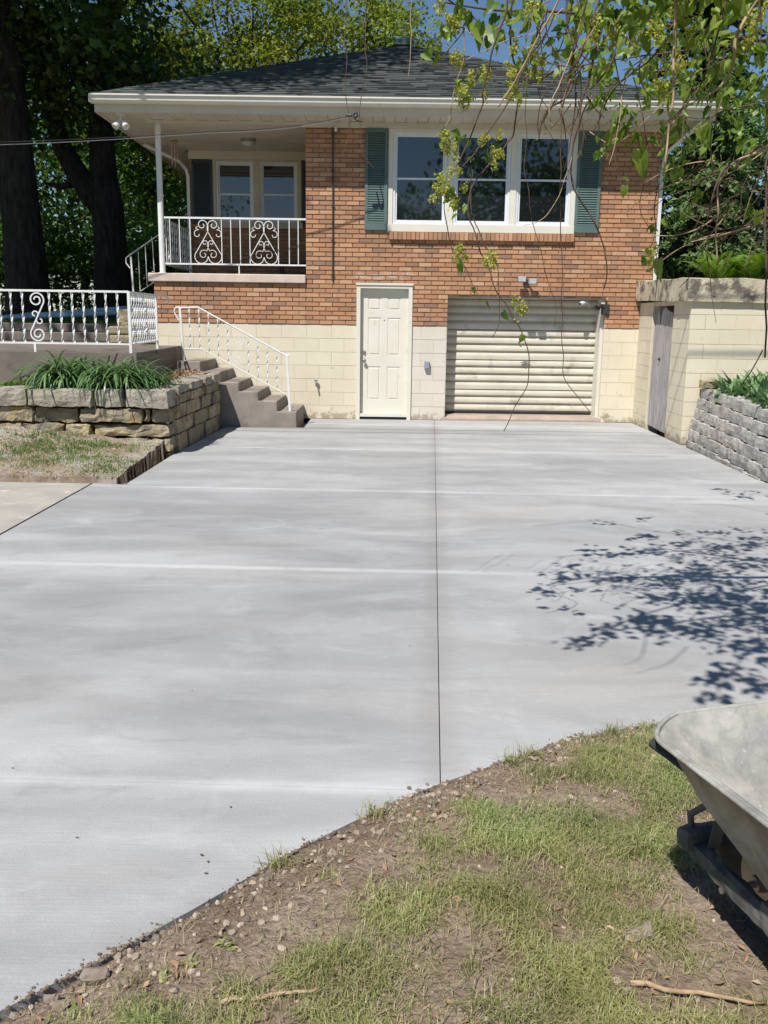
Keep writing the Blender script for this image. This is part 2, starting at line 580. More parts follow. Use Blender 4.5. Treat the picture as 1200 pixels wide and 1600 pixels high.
M = dict(
    brick=brickmat(),
    mortar=simple('mortar', (0.26, 0.185, 0.14), (0.18, 0.125, 0.095), 20, 0.95),
    block=blockmat('painted_block', (0.66, 0.60, 0.465), (0.61, 0.545, 0.41), (0.34, 0.275, 0.20), 0.675),
    block_pale=blockmat('pale_painted_block', (0.63, 0.575, 0.50), (0.59, 0.535, 0.455), (0.45, 0.37, 0.28), 0.80),
    joint=simple('block_joint', (0.56, 0.50, 0.38), (0.50, 0.43, 0.32), 5, 0.95),
    concrete=concretemat(),
    oldwalk=simple('old_walk_concrete', (0.40, 0.37, 0.325), (0.33, 0.305, 0.27), 3, 0.9, 0.3, 120, 0.004, dirt=(0.53, 0.50, 0.45), dscale=5),
    slab=simple('landing_concrete', (0.20, 0.168, 0.146), (0.14, 0.118, 0.10), 3, 0.9, 0.3, 90, 0.004, dirt=(0.085, 0.072, 0.062), dscale=2.2),
    step=simple('step_concrete', (0.29, 0.25, 0.215), (0.22, 0.19, 0.165), 4, 0.9, 0.4, 70, 0.006, dirt=(0.14, 0.12, 0.105), dscale=2.6),
    coping=simple('coping_concrete', (0.56, 0.49, 0.36), (0.44, 0.385, 0.285), 3, 0.9, 0.8, 30, 0.014, dirt=(0.13, 0.11, 0.085), dscale=3.4, dlo=0.46, dhi=0.60),
    sillcap=simple('pink_sill', (0.58, 0.465, 0.40), (0.50, 0.40, 0.345), 5, 0.7, 0.2, dirt=(0.33, 0.36, 0.46), dscale=4, dlo=0.6, dhi=0.66),
    stone=stonemat('limestone', (0.50, 0.41, 0.265), (0.31, 0.265, 0.185), (0.42, 0.29, 0.06), (0.10, 0.095, 0.08)),
    capstone=stonemat('cap_limestone', (0.40, 0.36, 0.29), (0.34, 0.31, 0.26), (0.35, 0.27, 0.09), (0.12, 0.115, 0.10), lo=0.6),
    greystone=stonemat('grey_stone', (0.53, 0.505, 0.465), (0.43, 0.41, 0.38), (0.57, 0.515, 0.42), (0.30, 0.29, 0.275), lo=0.55),
    soil=soilmat(),
    dust_shade=soilmat('dust_shade_soil', True),
    shingle=shinglemat(),
    glass=glassmat(),
    white=simple('white_paint', (0.72, 0.715, 0.70), (0.64, 0.635, 0.61), 8, 0.45, 0.05, spec=0.5),
    gutter=simple('gutter_paint', (0.68, 0.645, 0.57), (0.63, 0.595, 0.52), 3, 0.55, 0.03, spec=0.5, dirt=(0.5, 0.47, 0.40), dscale=2.5, dlo=0.62, dhi=0.8),
    soffit=simple('soffit_paint', (0.60, 0.545, 0.45), (0.54, 0.49, 0.40), 2, 0.6, 0.05),
    cream=simple('cream_paint', (0.66, 0.625, 0.54), (0.62, 0.585, 0.495), 2, 0.5, 0.05, spec=0.4, dirt=(0.48, 0.43, 0.34), dscale=7, dlo=0.60, dhi=0.80),
    tan=simple('tan_trim', (0.55, 0.49, 0.38), (0.49, 0.43, 0.33), 2, 0.6, 0.05),
    sash=simple('vinyl_sash', (0.68, 0.70, 0.72), (0.64, 0.66, 0.68), 4, 0.35, 0.02, spec=0.5),
    garage=simple('garage_metal', (0.61, 0.57, 0.475), (0.52, 0.48, 0.395), 2.2, 0.5, 0.08, 30, 0.003, stretch=(1, 1, 3), spec=0.4, dirt=(0.36, 0.31, 0.24), dscale=3, dlo=0.53, dhi=0.72),
    threshold=simple('apron_concrete', (0.40, 0.31, 0.25), (0.30, 0.24, 0.20), 6, 0.9, 0.4),
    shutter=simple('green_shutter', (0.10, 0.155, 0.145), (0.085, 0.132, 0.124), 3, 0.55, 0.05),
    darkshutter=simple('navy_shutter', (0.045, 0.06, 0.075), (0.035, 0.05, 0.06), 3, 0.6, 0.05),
    blackmetal=simple('black_metal', (0.03, 0.03, 0.032), (0.045, 0.042, 0.04), 12, 0.45, 0.1, spec=0.5),
    steel=simple('brushed_steel', (0.42, 0.41, 0.39), (0.34, 0.33, 0.31), 9, 0.35, 0.05, metal=0.8),
    greybox=simple('grey_enamel', (0.28, 0.31, 0.36), (0.24, 0.27, 0.32), 6, 0.45, 0.03),
    vent=simple('vent_metal', (0.10, 0.15, 0.14), (0.14, 0.19, 0.18), 8, 0.5, 0.05),
    wood=woodgraymat(),
    tray=caked('cement_caked_tray', (0.37, 0.358, 0.325), (0.27, 0.262, 0.24)),
    handle=caked('cement_caked_wood', (0.15, 0.145, 0.135), (0.085, 0.082, 0.077)),
    rubber=caked('dusty_rubber', (0.09, 0.09, 0.09), (0.05, 0.05, 0.05)),
    bark=barkmat('dark_bark', (0.028, 0.023, 0.02), (0.075, 0.063, 0.054)),
    bark2=barkmat('grey_bark', (0.09, 0.075, 0.06), (0.17, 0.145, 0.12)),
    vine=simple('vine_bark', (0.075, 0.045, 0.032), (0.13, 0.085, 0.06), 14, 0.85, 0.4, 60, 0.003, isl=0.35),
    dryvine=simple('dry_vine', (0.42, 0.31, 0.20), (0.28, 0.19, 0.12), 14, 0.85, 0.4, 60, 0.003, isl=0.3),
    wire=simple('cable_jacket', (0.03, 0.03, 0.03), (0.05, 0.05, 0.05), 9, 0.5, 0.0),
    palewire=simple('bare_cable', (0.20, 0.20, 0.21), (0.16, 0.16, 0.17), 9, 0.5, 0.0),
    pipe=simple('pale_pipe', (0.40, 0.50, 0.60), (0.34, 0.44, 0.54), 5, 0.4, 0.05),
    siding=simple('pale_siding', (0.62, 0.64, 0.66), (0.56, 0.58, 0.60), 2, 0.6, 0.1),
    flesh=simple('copper_tube', (0.50, 0.30, 0.20), (0.4, 0.24, 0.16), 8, 0.35, 0.0, metal=0.7),
    frost=simple('frosted_glass', (0.45, 0.45, 0.43), (0.40, 0.40, 0.38), 8, 0.25, 0.0, spec=0.5),
    litter=leafmat('dead_leaf', [(0.30, 0.17, 0.10), (0.42, 0.27, 0.17), (0.20, 0.11, 0.07), (0.48, 0.36, 0.25)], 0.1),
    darklitter=leafmat('dark_litter', [(0.06, 0.05, 0.04), (0.16, 0.10, 0.06), (0.09, 0.07, 0.05)], 0.05),
    grass=leafmat('grass_blade', [(0.16, 0.205, 0.055), (0.25, 0.285, 0.09), (0.35, 0.37, 0.14), (0.48, 0.45, 0.225), (0.20, 0.25, 0.075), (0.55, 0.50, 0.30)], 0.3, drift=2.2, dlo=0.72, dhi=1.15),
    drygrass=leafmat('dry_grass', [(0.45, 0.38, 0.22), (0.36, 0.30, 0.16), (0.52, 0.45, 0.29), (0.27, 0.26, 0.10)], 0.25),
    lawn=leafmat('lawn_blade', [(0.09, 0.16, 0.03), (0.13, 0.21, 0.045), (0.18, 0.25, 0.07)], 0.3),
    oak=leafmat('oak_leaf', [(0.035, 0.065, 0.014), (0.055, 0.095, 0.020), (0.075, 0.12, 0.026)], 0.30),
    olive=leafmat('spring_leaf', [(0.18, 0.22, 0.035), (0.25, 0.28, 0.05), (0.31, 0.33, 0.075), (0.15, 0.19, 0.03)], 0.45, drift=0.8),
    mid=leafmat('mid_leaf', [(0.06, 0.115, 0.024), (0.10, 0.17, 0.035), (0.15, 0.23, 0.055)], 0.4, drift=0.8),
    spruce=leafmat('spruce_needle', [(0.018, 0.035, 0.024), (0.03, 0.055, 0.035), (0.04, 0.068, 0.04)], 0.05),
    cedar=leafmat('cedar_spray', [(0.065, 0.12, 0.038), (0.11, 0.175, 0.055), (0.16, 0.225, 0.08)], 0.2),
    fern=leafmat('fern_leaf', [(0.11, 0.20, 0.025), (0.15, 0.26, 0.035), (0.20, 0.30, 0.05)], 0.35),
    lily=leafmat('lily_leaf', [(0.075, 0.15, 0.045), (0.11, 0.20, 0.07), (0.165, 0.265, 0.105)], 0.25, 0.38, 0.5),
    hosta=leafmat('broad_leaf', [(0.10, 0.19, 0.07), (0.14, 0.24, 0.10), (0.19, 0.29, 0.14)], 0.2),
    weed=leafmat('weed_leaf', [(0.09, 0.17, 0.035), (0.14, 0.23, 0.05)], 0.3),
    vleaf=leafmat('vine_leaf', [(0.065, 0.12, 0.02), (0.12, 0.195, 0.03), (0.20, 0.28, 0.05), (0.30, 0.37, 0.085)], 0.45, 0.42, 0.4),
    vflower=leafmat('vine_flower', [(0.36, 0.38, 0.08), (0.48, 0.47, 0.12), (0.28, 0.32, 0.07)], 0.4),
    gravel=simple('pebble', (0.33, 0.275, 0.22), (0.22, 0.17, 0.13), 18, 0.9, 0.4, 60, 0.004, isl=0.45),
    black=simple('black_plastic', (0.022, 0.022, 0.024), (0.03, 0.03, 0.03), 9, 0.5, 0.1),
    yard=simple('yard_turf', (0.075, 0.115, 0.03), (0.115, 0.13, 0.05), 1.2, 0.95, 0.8, 40, 0.02, dirt=(0.16, 0.13, 0.08), dscale=0.8),
)

GY = 14.95          # plane of the house front


def FX(px, py):
    p = at(px, py, GY)
    return p.x, p.z


# ------------------------------------------------------------------ ground, driveway, walk
def structure(o, name=None):
    o['kind'] = 'structure'
    return o


g = MB()
g.poly([(-400, -400, -0.16), (400, -400, -0.16), (400, 400, -0.16), (-400, 400, -0.16)])
structure(g.build('ground', M['yard']))


def clip(poly, n, d):
    """keep the side of a 2-D polygon where n.p <= d"""
    out = []
    for i in range(len(poly)):
        a, b = poly[i], poly[(i + 1) % len(poly)]
        da = n[0] * a[0] + n[1] * a[1] - d
        db = n[0] * b[0] + n[1] * b[1] - d
        if da <= 0:
            out.append(a)
        if (da < 0 < db) or (db < 0 < da):
            q = da / (da - db)
            out.append((a[0] + (b[0] - a[0]) * q, a[1] + (b[1] - a[1]) * q))
    return out


EDGE = [(-9, -9), (-3.2, 0.35), (-0.886, 1.843), (-0.70, 2.03), (-0.516, 2.225), (-0.25, 2.53), (0.013, 2.785), (0.213, 2.945), (0.48, 3.13), (0.772, 3.327), (1.0, 3.42), (1.25, 3.50), (1.7, 3.62), (2.4, 3.85), (3.95, 4.3), (6, 5.2)]


def edge_y(x):
    for (a, b), (c, d) in zip(EDGE, EDGE[1:]):
        if a <= x <= c:
            return b + (d - b) * (x - a) / (c - a)
    return EDGE[0][1] if x < EDGE[0][0] else EDGE[-1][1]


outline = [(p[0], p[1]) for p in EDGE[1:-1]] + [(3.90, 6.0), (3.935, 9.2), (4.0, 12.3), (4.045, 14.9), (3.62, 14.93), (3.5, 14.96), (0.97, 14.96), (0.95, 14.93), (-1.22, 14.93), (-1.22, 13.62), (-2.40, 13.6), (-2.52, 10.6), (-2.52, 8.705), (-2.845, 8.745), (-2.845, 0.6)]
jn = Vector((1, -0.05)).normalized()
jd = jn.x * 0.212 - jn.y * 0 + jn.y * 2.941
jyn = (0.03, 1.0)
ymarks = [2.90 + 2.82 * i for i in range(-2, 6)]
dw = MB()
for side in (-1, 1):
    n = (jn.x * -side, jn.y * -side)
    half = clip(outline, n, jd * -side - 0.0020)
    for lo, hi in zip(ymarks, ymarks[1:]):
        p = clip(half, (-jyn[0], -jyn[1]), -(lo + 0.0013))
        p = clip(p, jyn, hi - 0.0013)
        # drop repeated points
        q = []
        for a in p:
            if not q or (abs(a[0] - q[-1][0]) + abs(a[1] - q[-1][1])) > 1e-5:
                q.append(a)
        if len(q) > 2:
            dw.prism([(a[0], a[1], -0.11) for a in q], (0, 0, 0.11))
structure(dw.build('driveway', M['concrete']))
jf = MB()
jf.poly([(-2.8, 1.2, -0.06), (1.2, 3.6, -0.06), (3.9, 4.6, -0.06), (3.9, 14.8, -0.06), (-1.2, 14.8, -0.06), (-2.4, 13.5, -0.06), (-2.4, 8.7, -0.06), (-2.8, 8.6, -0.06)])
# (the dark bed seen down the joints)
tagged = jf.build('driveway_bed', M['slab'])
structure(tagged)

wk = MB()
wk.prism([(-12, 4.5, -0.11), (-2.862, 4.5, -0.11), (-2.862, 8.74, -0.11), (-3.4, 8.78, -0.11), (-12, 8.8, -0.11)], (0, 0, 0.108))
structure(wk.build('walkway', M['oldwalk']))
# the old slab meets the new one along a dark strip
js = MB()
js.box(-2.860, -2.847, 0.8, 8.72, -0.11, 0.004)
structure(js.build('driveway_joint', M['black']))


def fbm(x, y, o=4, s=1.0):
    v = 0
    a = 1
    for i in range(o):
        v += a * noise.noise(Vector((x * s, y * s, 3.3 + i)))
        s *= 2.1
        a *= 0.5
    return v


def soil_h(x, y):
    e = edge_y(x)
    d = e - y
    base = -0.020 + 0.020 * min(1, max(0, (x + 0.95) / 0.65))
    h = base + 0.045 * min(1, max(0, d / 0.45)) + 0.020 * fbm(x, y, 3, 2.2) * min(1, d / 0.2 + 0.2) + 0.012 * fbm(x, y, 4, 9.0)
    if d < 0.01:
        h = min(h, -0.02) - min(0.12, (0.01 - d) * 3)
    return h


def grid(name, xs, ys, hf, mat, kind=None, smooth=True, loc=None):
    V = np.array([(x, y, hf(x, y)) for y in ys for x in xs])
    nx, ny = len(xs), len(ys)
    i = np.arange(nx - 1)[None, :] + np.arange(ny - 1)[:, None] * nx
    F = np.stack([i, i + 1, i + nx + 1, i + nx], -1).reshape(-1, 4)
    o = nmesh(name, V, F, mat, smooth=smooth, loc=loc)
    if kind:
        o['kind'] = kind
    return o


xs = np.concatenate([np.linspace(-9, -1.3, 24)[:-1], np.linspace(-1.3, 1.8, 190), np.linspace(1.8, 6, 30)[1:]])
ys = np.concatenate([np.linspace(-9, 1.3, 24)[:-1], np.linspace(1.3, 3.75, 150), np.linspace(3.75, 5.2, 16)[1:]])
grid('soil_verge', xs, ys, soil_h, M['soil'], 'structure')


# ------------------------------------------------------------------ lawn patch left of the driveway
def patch_h(x, y):
    u = (y - 8.72) / 1.9
    h = 0.055 + u * (0.10 + 0.15 * max(0, min(1, (-2.7 - x) / 1.7))) + 0.022 * fbm(x, y, 3, 1.8) * min(1, u * 3 + 0.1) + 0.012 * fbm(x, y, 3, 8)
    if x > -2.610 + 0.035 * noise.noise(Vector((y * 5, 0, 0))) + 0.02 * noise.noise(Vector((y * 17, 3, 0))):
        h = -0.14
    if y < 8.75:
        h = min(h, -0.03)
    return h


def patch_edge(x, y):
    return patch_h(x, y)


grid('lawn_patch', np.concatenate([np.linspace(-7, -4.6, 14)[:-1], np.linspace(-4.6, -2.69, 80), np.linspace(-2.68, -2.51, 18)]), np.linspace(8.71, 10.75, 70), patch_h, M['dust_shade'], 'structure')


# ------------------------------------------------------------------ masonry
def masonry(mb, P, u0, u1, z0, z1, holes, ch, bl, jt, dep, jit=0.0015, off=0.0):
    """courses of units; P(u, d, z) puts a unit standing d proud of the wall plane"""
    nc = int(round((z1 - z0) / ch))
    ch = (z1 - z0) / nc
    for i in range(nc):
        a, b = z0 + i * ch + jt / 2, z0 + (i + 1) * ch - jt / 2
        zc = (a + b) / 2
        spans = [(u0, u1)]
        for (ha, hb, ka, kb) in holes:
            if ka < zc < kb:
                ns = []
                for (s, e) in spans:
                    if hb <= s or ha >= e:
                        ns.append((s, e))
                    else:
                        if ha > s:
                            ns.append((s, ha))
                        if hb < e:
                            ns.append((hb, e))
                spans = ns
        st = u0 - bl * (0.5 if i % 2 else 0.0) + off
        for (s, e) in spans:
            k = math.floor((s - st) / bl)
            while st + k * bl < e:
                p, q = st + k * bl + jt / 2, st + (k + 1) * bl - jt / 2
                k += 1
                if p < s + jt:
                    p = s
                if q > e - jt:
                    q = e
                if q - p < 0.025:
                    continue
                d = dep + random.uniform(-jit, jit)
                d2 = d + random.uniform(-jit, jit) * 0.7
                ja, jb = random.uniform(-jt, jt) * 0.12, random.uniform(-jt, jt) * 0.12
                o = len(mb.v)
                c = min(0.003, dep * 0.4)
                mb.v += [tuple(P(p, 0, a)), tuple(P(q, 0, a)), tuple(P(q, 0, b)), tuple(P(p, 0, b)),
                         tuple(P(p + c * .5, d, a + c + ja)), tuple(P(q - c * .5, d2, a + c + ja)), tuple(P(q - c * .5, d2, b - c + jb)), tuple(P(p + c * .5, d, b - c + jb))]
                mb.f += [(o + 4, o + 5, o + 6, o + 7), (o, o + 1, o + 5, o + 4), (o + 1, o + 2, o + 6, o + 5), (o + 2, o + 3, o + 7, o + 6), (o + 3, o, o + 4, o + 7)]


def backing(mb, P, u0, u1, z0, z1, holes, thick):
    us = sorted({u0, u1, *[min(max(h[0], u0), u1) for h in holes], *[min(max(h[1], u0), u1) for h in holes]})
    zs = sorted({z0, z1, *[min(max(h[2], z0), z1) for h in holes], *[min(max(h[3], z0), z1) for h in holes]})

    def solid(i, j):
        if i < 0 or j < 0 or i >= len(us) - 1 or j >= len(zs) - 1:
            return False
        u, z = (us[i] + us[i + 1]) / 2, (zs[j] + zs[j + 1]) / 2
        return not any(h[0] < u < h[1] and h[2] < z < h[3] for h in holes)
    for i in range(len(us) - 1):
        for j in range(len(zs) - 1):
            if not solid(i, j):
                continue
            a, b, c, d = us[i], us[i + 1], zs[j], zs[j + 1]
            mb.poly([P(a, 0, c), P(b, 0, c), P(b, 0, d), P(a, 0, d)])
            mb.poly([P(a, -thick, d), P(b, -thick, d), P(b, -thick, c), P(a, -thick, c)])
            if not solid(i - 1, j):
                mb.poly([P(a, 0, c), P(a, 0, d), P(a, -thick, d), P(a, -thick, c)])
            if not solid(i + 1, j):
                mb.poly([P(b, 0, d), P(b, 0, c), P(b, -thick, c), P(b, -thick, d)])
            if not solid(i, j - 1):
                mb.poly([P(b, 0, c), P(a, 0, c), P(a, -thick, c), P(b, -thick, c)])
            if not solid(i, j + 1):
                mb.poly([P(a, 0, d), P(b, 0, d), P(b, -thick, d), P(a, -thick, d)])


# ------------------------------------------------------------------ the house
HX0, HXP, HX1 = -3.72, -1.292, 4.22          # porch left edge, front room left corner, right corner
ZB, ZT = 1.515, 4.56                         # top of block base, top of wall
GAX0, GAX1, GAZ = 0.975, 3.50, 1.985         # garage opening
DX0, DX1, DZ = -0.485, 0.41, 2.155           # entry door casing
WX0, WX1, WZ0, WZ1 = -0.005, 2.93, 3.005, 4.47
house = thing('brick_house', (0.3, GY, 0), 'one-storey brick house over a cream block basement with a dark shingled hip roof', 'house')
Pf = lambda u, d, z: (u, GY - 0.008 - d, z)
holes = [(GAX0, GAX1, -1, GAZ), (DX0, DX1, -1, DZ), (WX0, WX1, WZ0, WZ1)]
bw = MB()
masonry(bw, Pf, HXP, HX1, ZB, 4.545, holes, 0.0700, 0.2105, 0.0105, 0.016, 0.003)
masonry(bw, Pf, HX0, HXP, ZB, 2.15, holes, 0.0705, 0.2105, 0.0105, 0.016, 0.003)
wallp = bw.build('brick_wall', M['brick'], house)
mo = MB()
backing(mo, Pf, HXP, HX1, ZB, 4.56, holes, 0.38)
backing(mo, Pf, HX0, HXP, ZB, 2.15, holes, 0.28)
mo.build('mortar', M['mortar'], wallp)
# remaining outer walls, built solid
sw = MB()
sw.box(HX1 - 0.25, HX1 - 0.005, GY + 0.2, 27, 0, 4.56)
sw.box(-3.62, HX1 - 0.26, 26.75, 27, 0, 4.56)
sw.box(-3.62, -3.4, 17.66, 26.74, 0, 4.56)
sw.box(HX0 + 0.004, HX0 + 0.25, GY + 0.27, 17.3, 0, 2.1)
sw.box(HXP + 0.003, HXP + 0.25, GY + 0.27, 17.3, 0, 4.56)
PBY = 17.4
sw.build('side_wall', M['brick'], house)
pb = MB()
Pp = lambda u, d, z: (u, PBY - d, z)
pw0, pw1 = at(336, 246, PBY), at(466, 350, PBY)
PWX0, PWX1, PWZ0, PWZ1 = pw0.x - 0.06, pw1.x + 0.06, 3.25, 4.46
ph = [(PWX0, PWX1, PWZ0, PWZ1)]
masonry(pb, Pp, -3.60, HXP, 2.1, 4.53, ph, 0.0700, 0.2105, 0.0095, 0.012)
pbo = pb.build('porch_back_wall', M['brick'], house)
pm = MB()
backing(pm, Pp, -3.60, HXP + 0.1, 2.1, 4.56, ph, 0.2)
pm.build('mortar', M['mortar'], pbo)

bb = MB()
masonry(bb, lambda u, d, z: (u, GY - 0.006 - d, z), HX0, DX0, 0.0, ZB - 0.003, [], 0.2032, 0.405, 0.0055, 0.0045, 0.0008)
blockp = bb.build('block_wall', M['block'], house)
b2 = MB()
masonry(b2, lambda u, d, z: (u, GY - 0.006 - d, z), DX1, GAX0 - 0.001, 0.0, ZB - 0.003, [], 0.2032, 0.405, 0.006, 0.005, 0.001, 0.15)
b2.build('block_pier', M['block_pale'], house, label='paler painted block pier between the door and the garage')
b3 = MB()
masonry(b3, lambda u, d, z: (u, GY - 0.006 - d, z), GAX1 + 0.001, 4.10, 0.0, ZB - 0.003, [], 0.2032, 0.405, 0.0055, 0.0045, 0.0008, 0.1)
b3.build('block_pier', M['block'], house, label='cream block pier between the garage and the garden wall')
for (ja, jb) in ((HX0, DX0), (DX1, GAX0), (GAX1, HX1)):
    bj = MB()
    backing(bj, lambda u, d, z: (u, GY - 0.006 - d, z), ja, jb, 0.0, ZB - 0.001, [], 0.38)
    bj.build('mortar', M['joint'], blockp)
lt = MB()
lt.box(GAX0, GAX1, GY + 0.02, GY + 0.4, GAZ + 0.002, GAZ + 0.05)
lt.build('garage_lintel', M['tan'], house)

# porch floor, sill cap
pf = MB()
pf.box(HX0 + 0.02, HXP, GY + 0.28, PBY, 1.95, 2.12)
pf.build('porch_floor', M['slab'], house)
sc = MB()
sc.bbox(-3.80, HXP - 0.004, GY - 0.075, GY + 0.30, 2.152, 2.285, 0.012)
sc.build('porch_sill', M['sillcap'], house)
# post: round pipe with plates
po = MB()
pp = at(254, 418, GY)
PPX = -3.60
po.lathe((PPX, GY + 0.10, 2.285), [(0.075, 0), (0.075, 0.012), (0.046, 0.014), (0.046, 2.27), (0.07, 2.272), (0.07, 2.29)], n=18)
po.build('porch_post', M['white'], house, smooth=False)

# ---- roof
EX0, EX1, EY, EZ = -4.36, 4.82, 14.33, 4.80
HW = (EX1 - EX0) / 2
CX = (EX0 + EX1) / 2
RISE = 0.428
BYE = 27.6
AY = EY + HW
AZ = EZ + HW * RISE


def shingles(mb, A, B, upv, n, lw, rw, e=0.142, tab=(0.16, 0.34)):
    """courses on one roof plane. A,B eave ends, upv the unit slope vector, n outward normal, lw/rw how far each end moves in per unit slope"""
    A, B = Vector(A), Vector(B)
    along = (B - A).normalized()
    L = (B - A).length
    s = -0.012
    maxs = min(HW * math.sqrt(1 + RISE * RISE), L / max(1e-6, lw + rw) if lw + rw > 0 else 1e9)
    while s < maxs - 0.01:
        s2 = min(s + e * 1.12, maxs)
        u = lw * max(s, 0) - random.random() * 0.2
        uend = L - rw * max(s, 0)
        while u < uend:
            wd = random.uniform(*tab)
            a, b = max(u, lw * s), min(u + wd, uend)
            u += wd
            if b - a < 0.01:
                continue
            thick = random.choice((0.008, 0.011, 0.014, 0.021, 0.024))
            dr = random.uniform(-0.008, 0.008)
            a2, b2 = min(max(a, lw * s2), L - rw * s2), max(min(b, L - rw * s2), lw * s2)
            if b2 < a2:
                a2 = b2 = (a2 + b2) / 2
            bl = [A + along * a + upv * (s + dr), A + along * b + upv * (s + dr)]
            tl = [A + along * a2 + upv * s2, A + along * b2 + upv * s2]
            o = len(mb.v)
            mb.v += [tuple(bl[0] + n * 0.0), tuple(bl[1] + n * 0.0), tuple(bl[0] + n * (thick + 0.004)), tuple(bl[1] + n * (thick + 0.004)), tuple(tl[1] + n * 0.003), tuple(tl[0] + n * 0.003)]
            mb.f += [(o + 2, o + 3, o + 4, o + 5), (o, o + 1, o + 3, o + 2), (o + 1, o + 4, o + 3), (o, o + 2, o + 5)]
        s += e


q = math.sqrt(1 + RISE * RISE)
rf = MB()
shingles(rf, (EX0, EY, EZ), (EX1, EY, EZ), Vector((0, 1, RISE)) / q, Vector((0, -RISE, 1)) / q, 1 / q, 1 / q)
big = (0.3, 0.6)
shingles(rf, (EX0, BYE, EZ), (EX0, EY, EZ), Vector((1, 0, RISE)) / q, Vector((-RISE, 0, 1)) / q, 0, 1 / q, 0.142, big)
shingles(rf, (EX1, EY, EZ), (EX1, BYE, EZ), Vector((-1, 0, RISE)) / q, Vector((RISE, 0, 1)) / q, 1 / q, 0, 0.142, big)
roof = rf.build('roof', M['shingle'], house)
rd = MB()
rd.v += [(EX0, EY, EZ - 0.006), (EX1, EY, EZ - 0.006), (EX1, BYE, EZ - 0.006), (EX0, BYE, EZ - 0.006), (CX, AY, AZ - 0.006), (CX, BYE, AZ - 0.006)]
rd.f += [(0, 1, 4), (1, 2, 5, 4), (3, 0, 4, 5), (2, 3, 5), (0, 3, 2, 1)]
rd.build('roof_deck', M['shingle'], house)
# hip caps
hc = MB()
for ex in (EX0, EX1):
    a, b = Vector((ex, EY, EZ)), Vector((CX, AY, AZ))
    n_ = 46
    for i in range(n_):
        p0, p1 = a.lerp(b, i / n_), a.lerp(b, (i + 1.12) / n_)
        s_ = Vector((1, 0, 0)) * 0.12
        t_ = Vector((0, 1, RISE * 0.0)) * 0.12
        sx = 1 if ex == EX0 else -1
        e0 = Vector((0.13 * sx, 0.0, 0.0))
        e1 = Vector((0.0, 0.13, 0.0))
        lift = Vector((0, 0, 0.018))
        lift2 = Vector((0, 0, 0.010))
        hc.poly([p0 + lift, p0 + e0 + lift * 0.6, p1 + e0 + lift2 * 0.6, p1 + lift2] if sx > 0 else [p0 + e0 + lift * .6, p0 + lift, p1 + lift2, p1 + e0 + lift2 * .6])
        hc.poly([p0 + e1 + lift * .6, p0 + lift, p1 + lift2, p1 + e1 + lift2 * .6])
hc.build('hip_cap', M['shingle'], house)
vb = MB()
vb.bbox(CX - 0.17, CX + 0.19, AY - 0.22, AY + 0.2, AZ - 0.06, AZ + 0.10, 0.02)
vb.bbox(CX - 0.13, CX + 0.15, AY - 0.245, AY - 0.221, AZ - 0.05, AZ + 0.04, 0.004)
vb.build('roof_vent', M['vent'], house)

# gutter, fascia, soffit, frieze
gm = MB()
prof = [(EY + 0.03, 4.665), (EY - 0.055, 4.665), (EY - 0.085, 4.70), (EY - 0.095, 4.755), (EY - 0.115, 4.762), (EY - 0.115, 4.782), (EY - 0.100, 4.782), (EY - 0.085, 4.765), (EY + 0.02, 4.70), (EY + 0.03, 4.775)]
gm.prism([(EX0 - 0.03, y, z) for y, z in prof], (EX1 - EX0 + 0.08, 0, 0))
gm.box(EX0 - 0.036, EX0 - 0.031, EY - 0.112, EY + 0.03, 4.664, 4.781)
gm.box(EX1 + 0.051, EX1 + 0.056, EY - 0.112, EY + 0.03, 4.664, 4.781)
gm.build('gutter', M['gutter'], house)
fm = MB()
fm.box(EX0, EX1, EY + 0.031, EY + 0.06, 4.555, 4.79)
fm.box(EX0, EX0 + 0.03, EY + 0.061, BYE, 4.555, 4.79)
fm.box(EX1 - 0.03, EX1, EY + 0.061, BYE, 4.555, 4.79)
fm.build('fascia', M['soffit'], house)
sf = MB()
x = EX0 + 0.032
k = 0
while x < EX1 - 0.03:
    x2 = min(x + 0.17, EX1 - 0.03)
    dz = 0.0 if k % 2 else 0.004
    sf.box(x, x2 - 0.006, EY + 0.061, GY - 0.001, 4.575 + dz, 4.60)
    x = x2
    k += 1
sf.box(EX0 + 0.032, HX0, GY + 0.001, BYE - 0.1, 4.575, 4.60)
sf.box(HX1 + 0.012, EX1 - 0.03, GY + 0.001, BYE - 0.1, 4.575, 4.60)
sf.build('soffit', M['soffit'], house)
ce = MB()
for i in range(14):
    y0 = GY + 0.035 + i * 0.172
    ce.box(HX0 + 0.002, HXP + 0.002, y0, min(y0 + 0.169, PBY - 0.003), 4.545 + 0.002 * (i % 2), 4.58)
ce.build('porch_ceiling', M['soffit'], house)
ct_ = MB()
ct_.box(-3.62, HXP, PBY - 0.05, PBY - 0.0125, 4.40, 4.544)
ct_.build('porch_trim', M['soffit'], house)
fz = MB()
fz.box(HXP - 0.05, HX1 + 0.02, GY - 0.045, GY - 0.0005, 4.49, 4.574)
fz.box(HX0 - 0.05, HXP - 0.051, GY + 0.0, GY + 0.03, 4.53, 4.5745)
fz.build('frieze_board', M['soffit'], house)

# ---- windows
gp = MB()


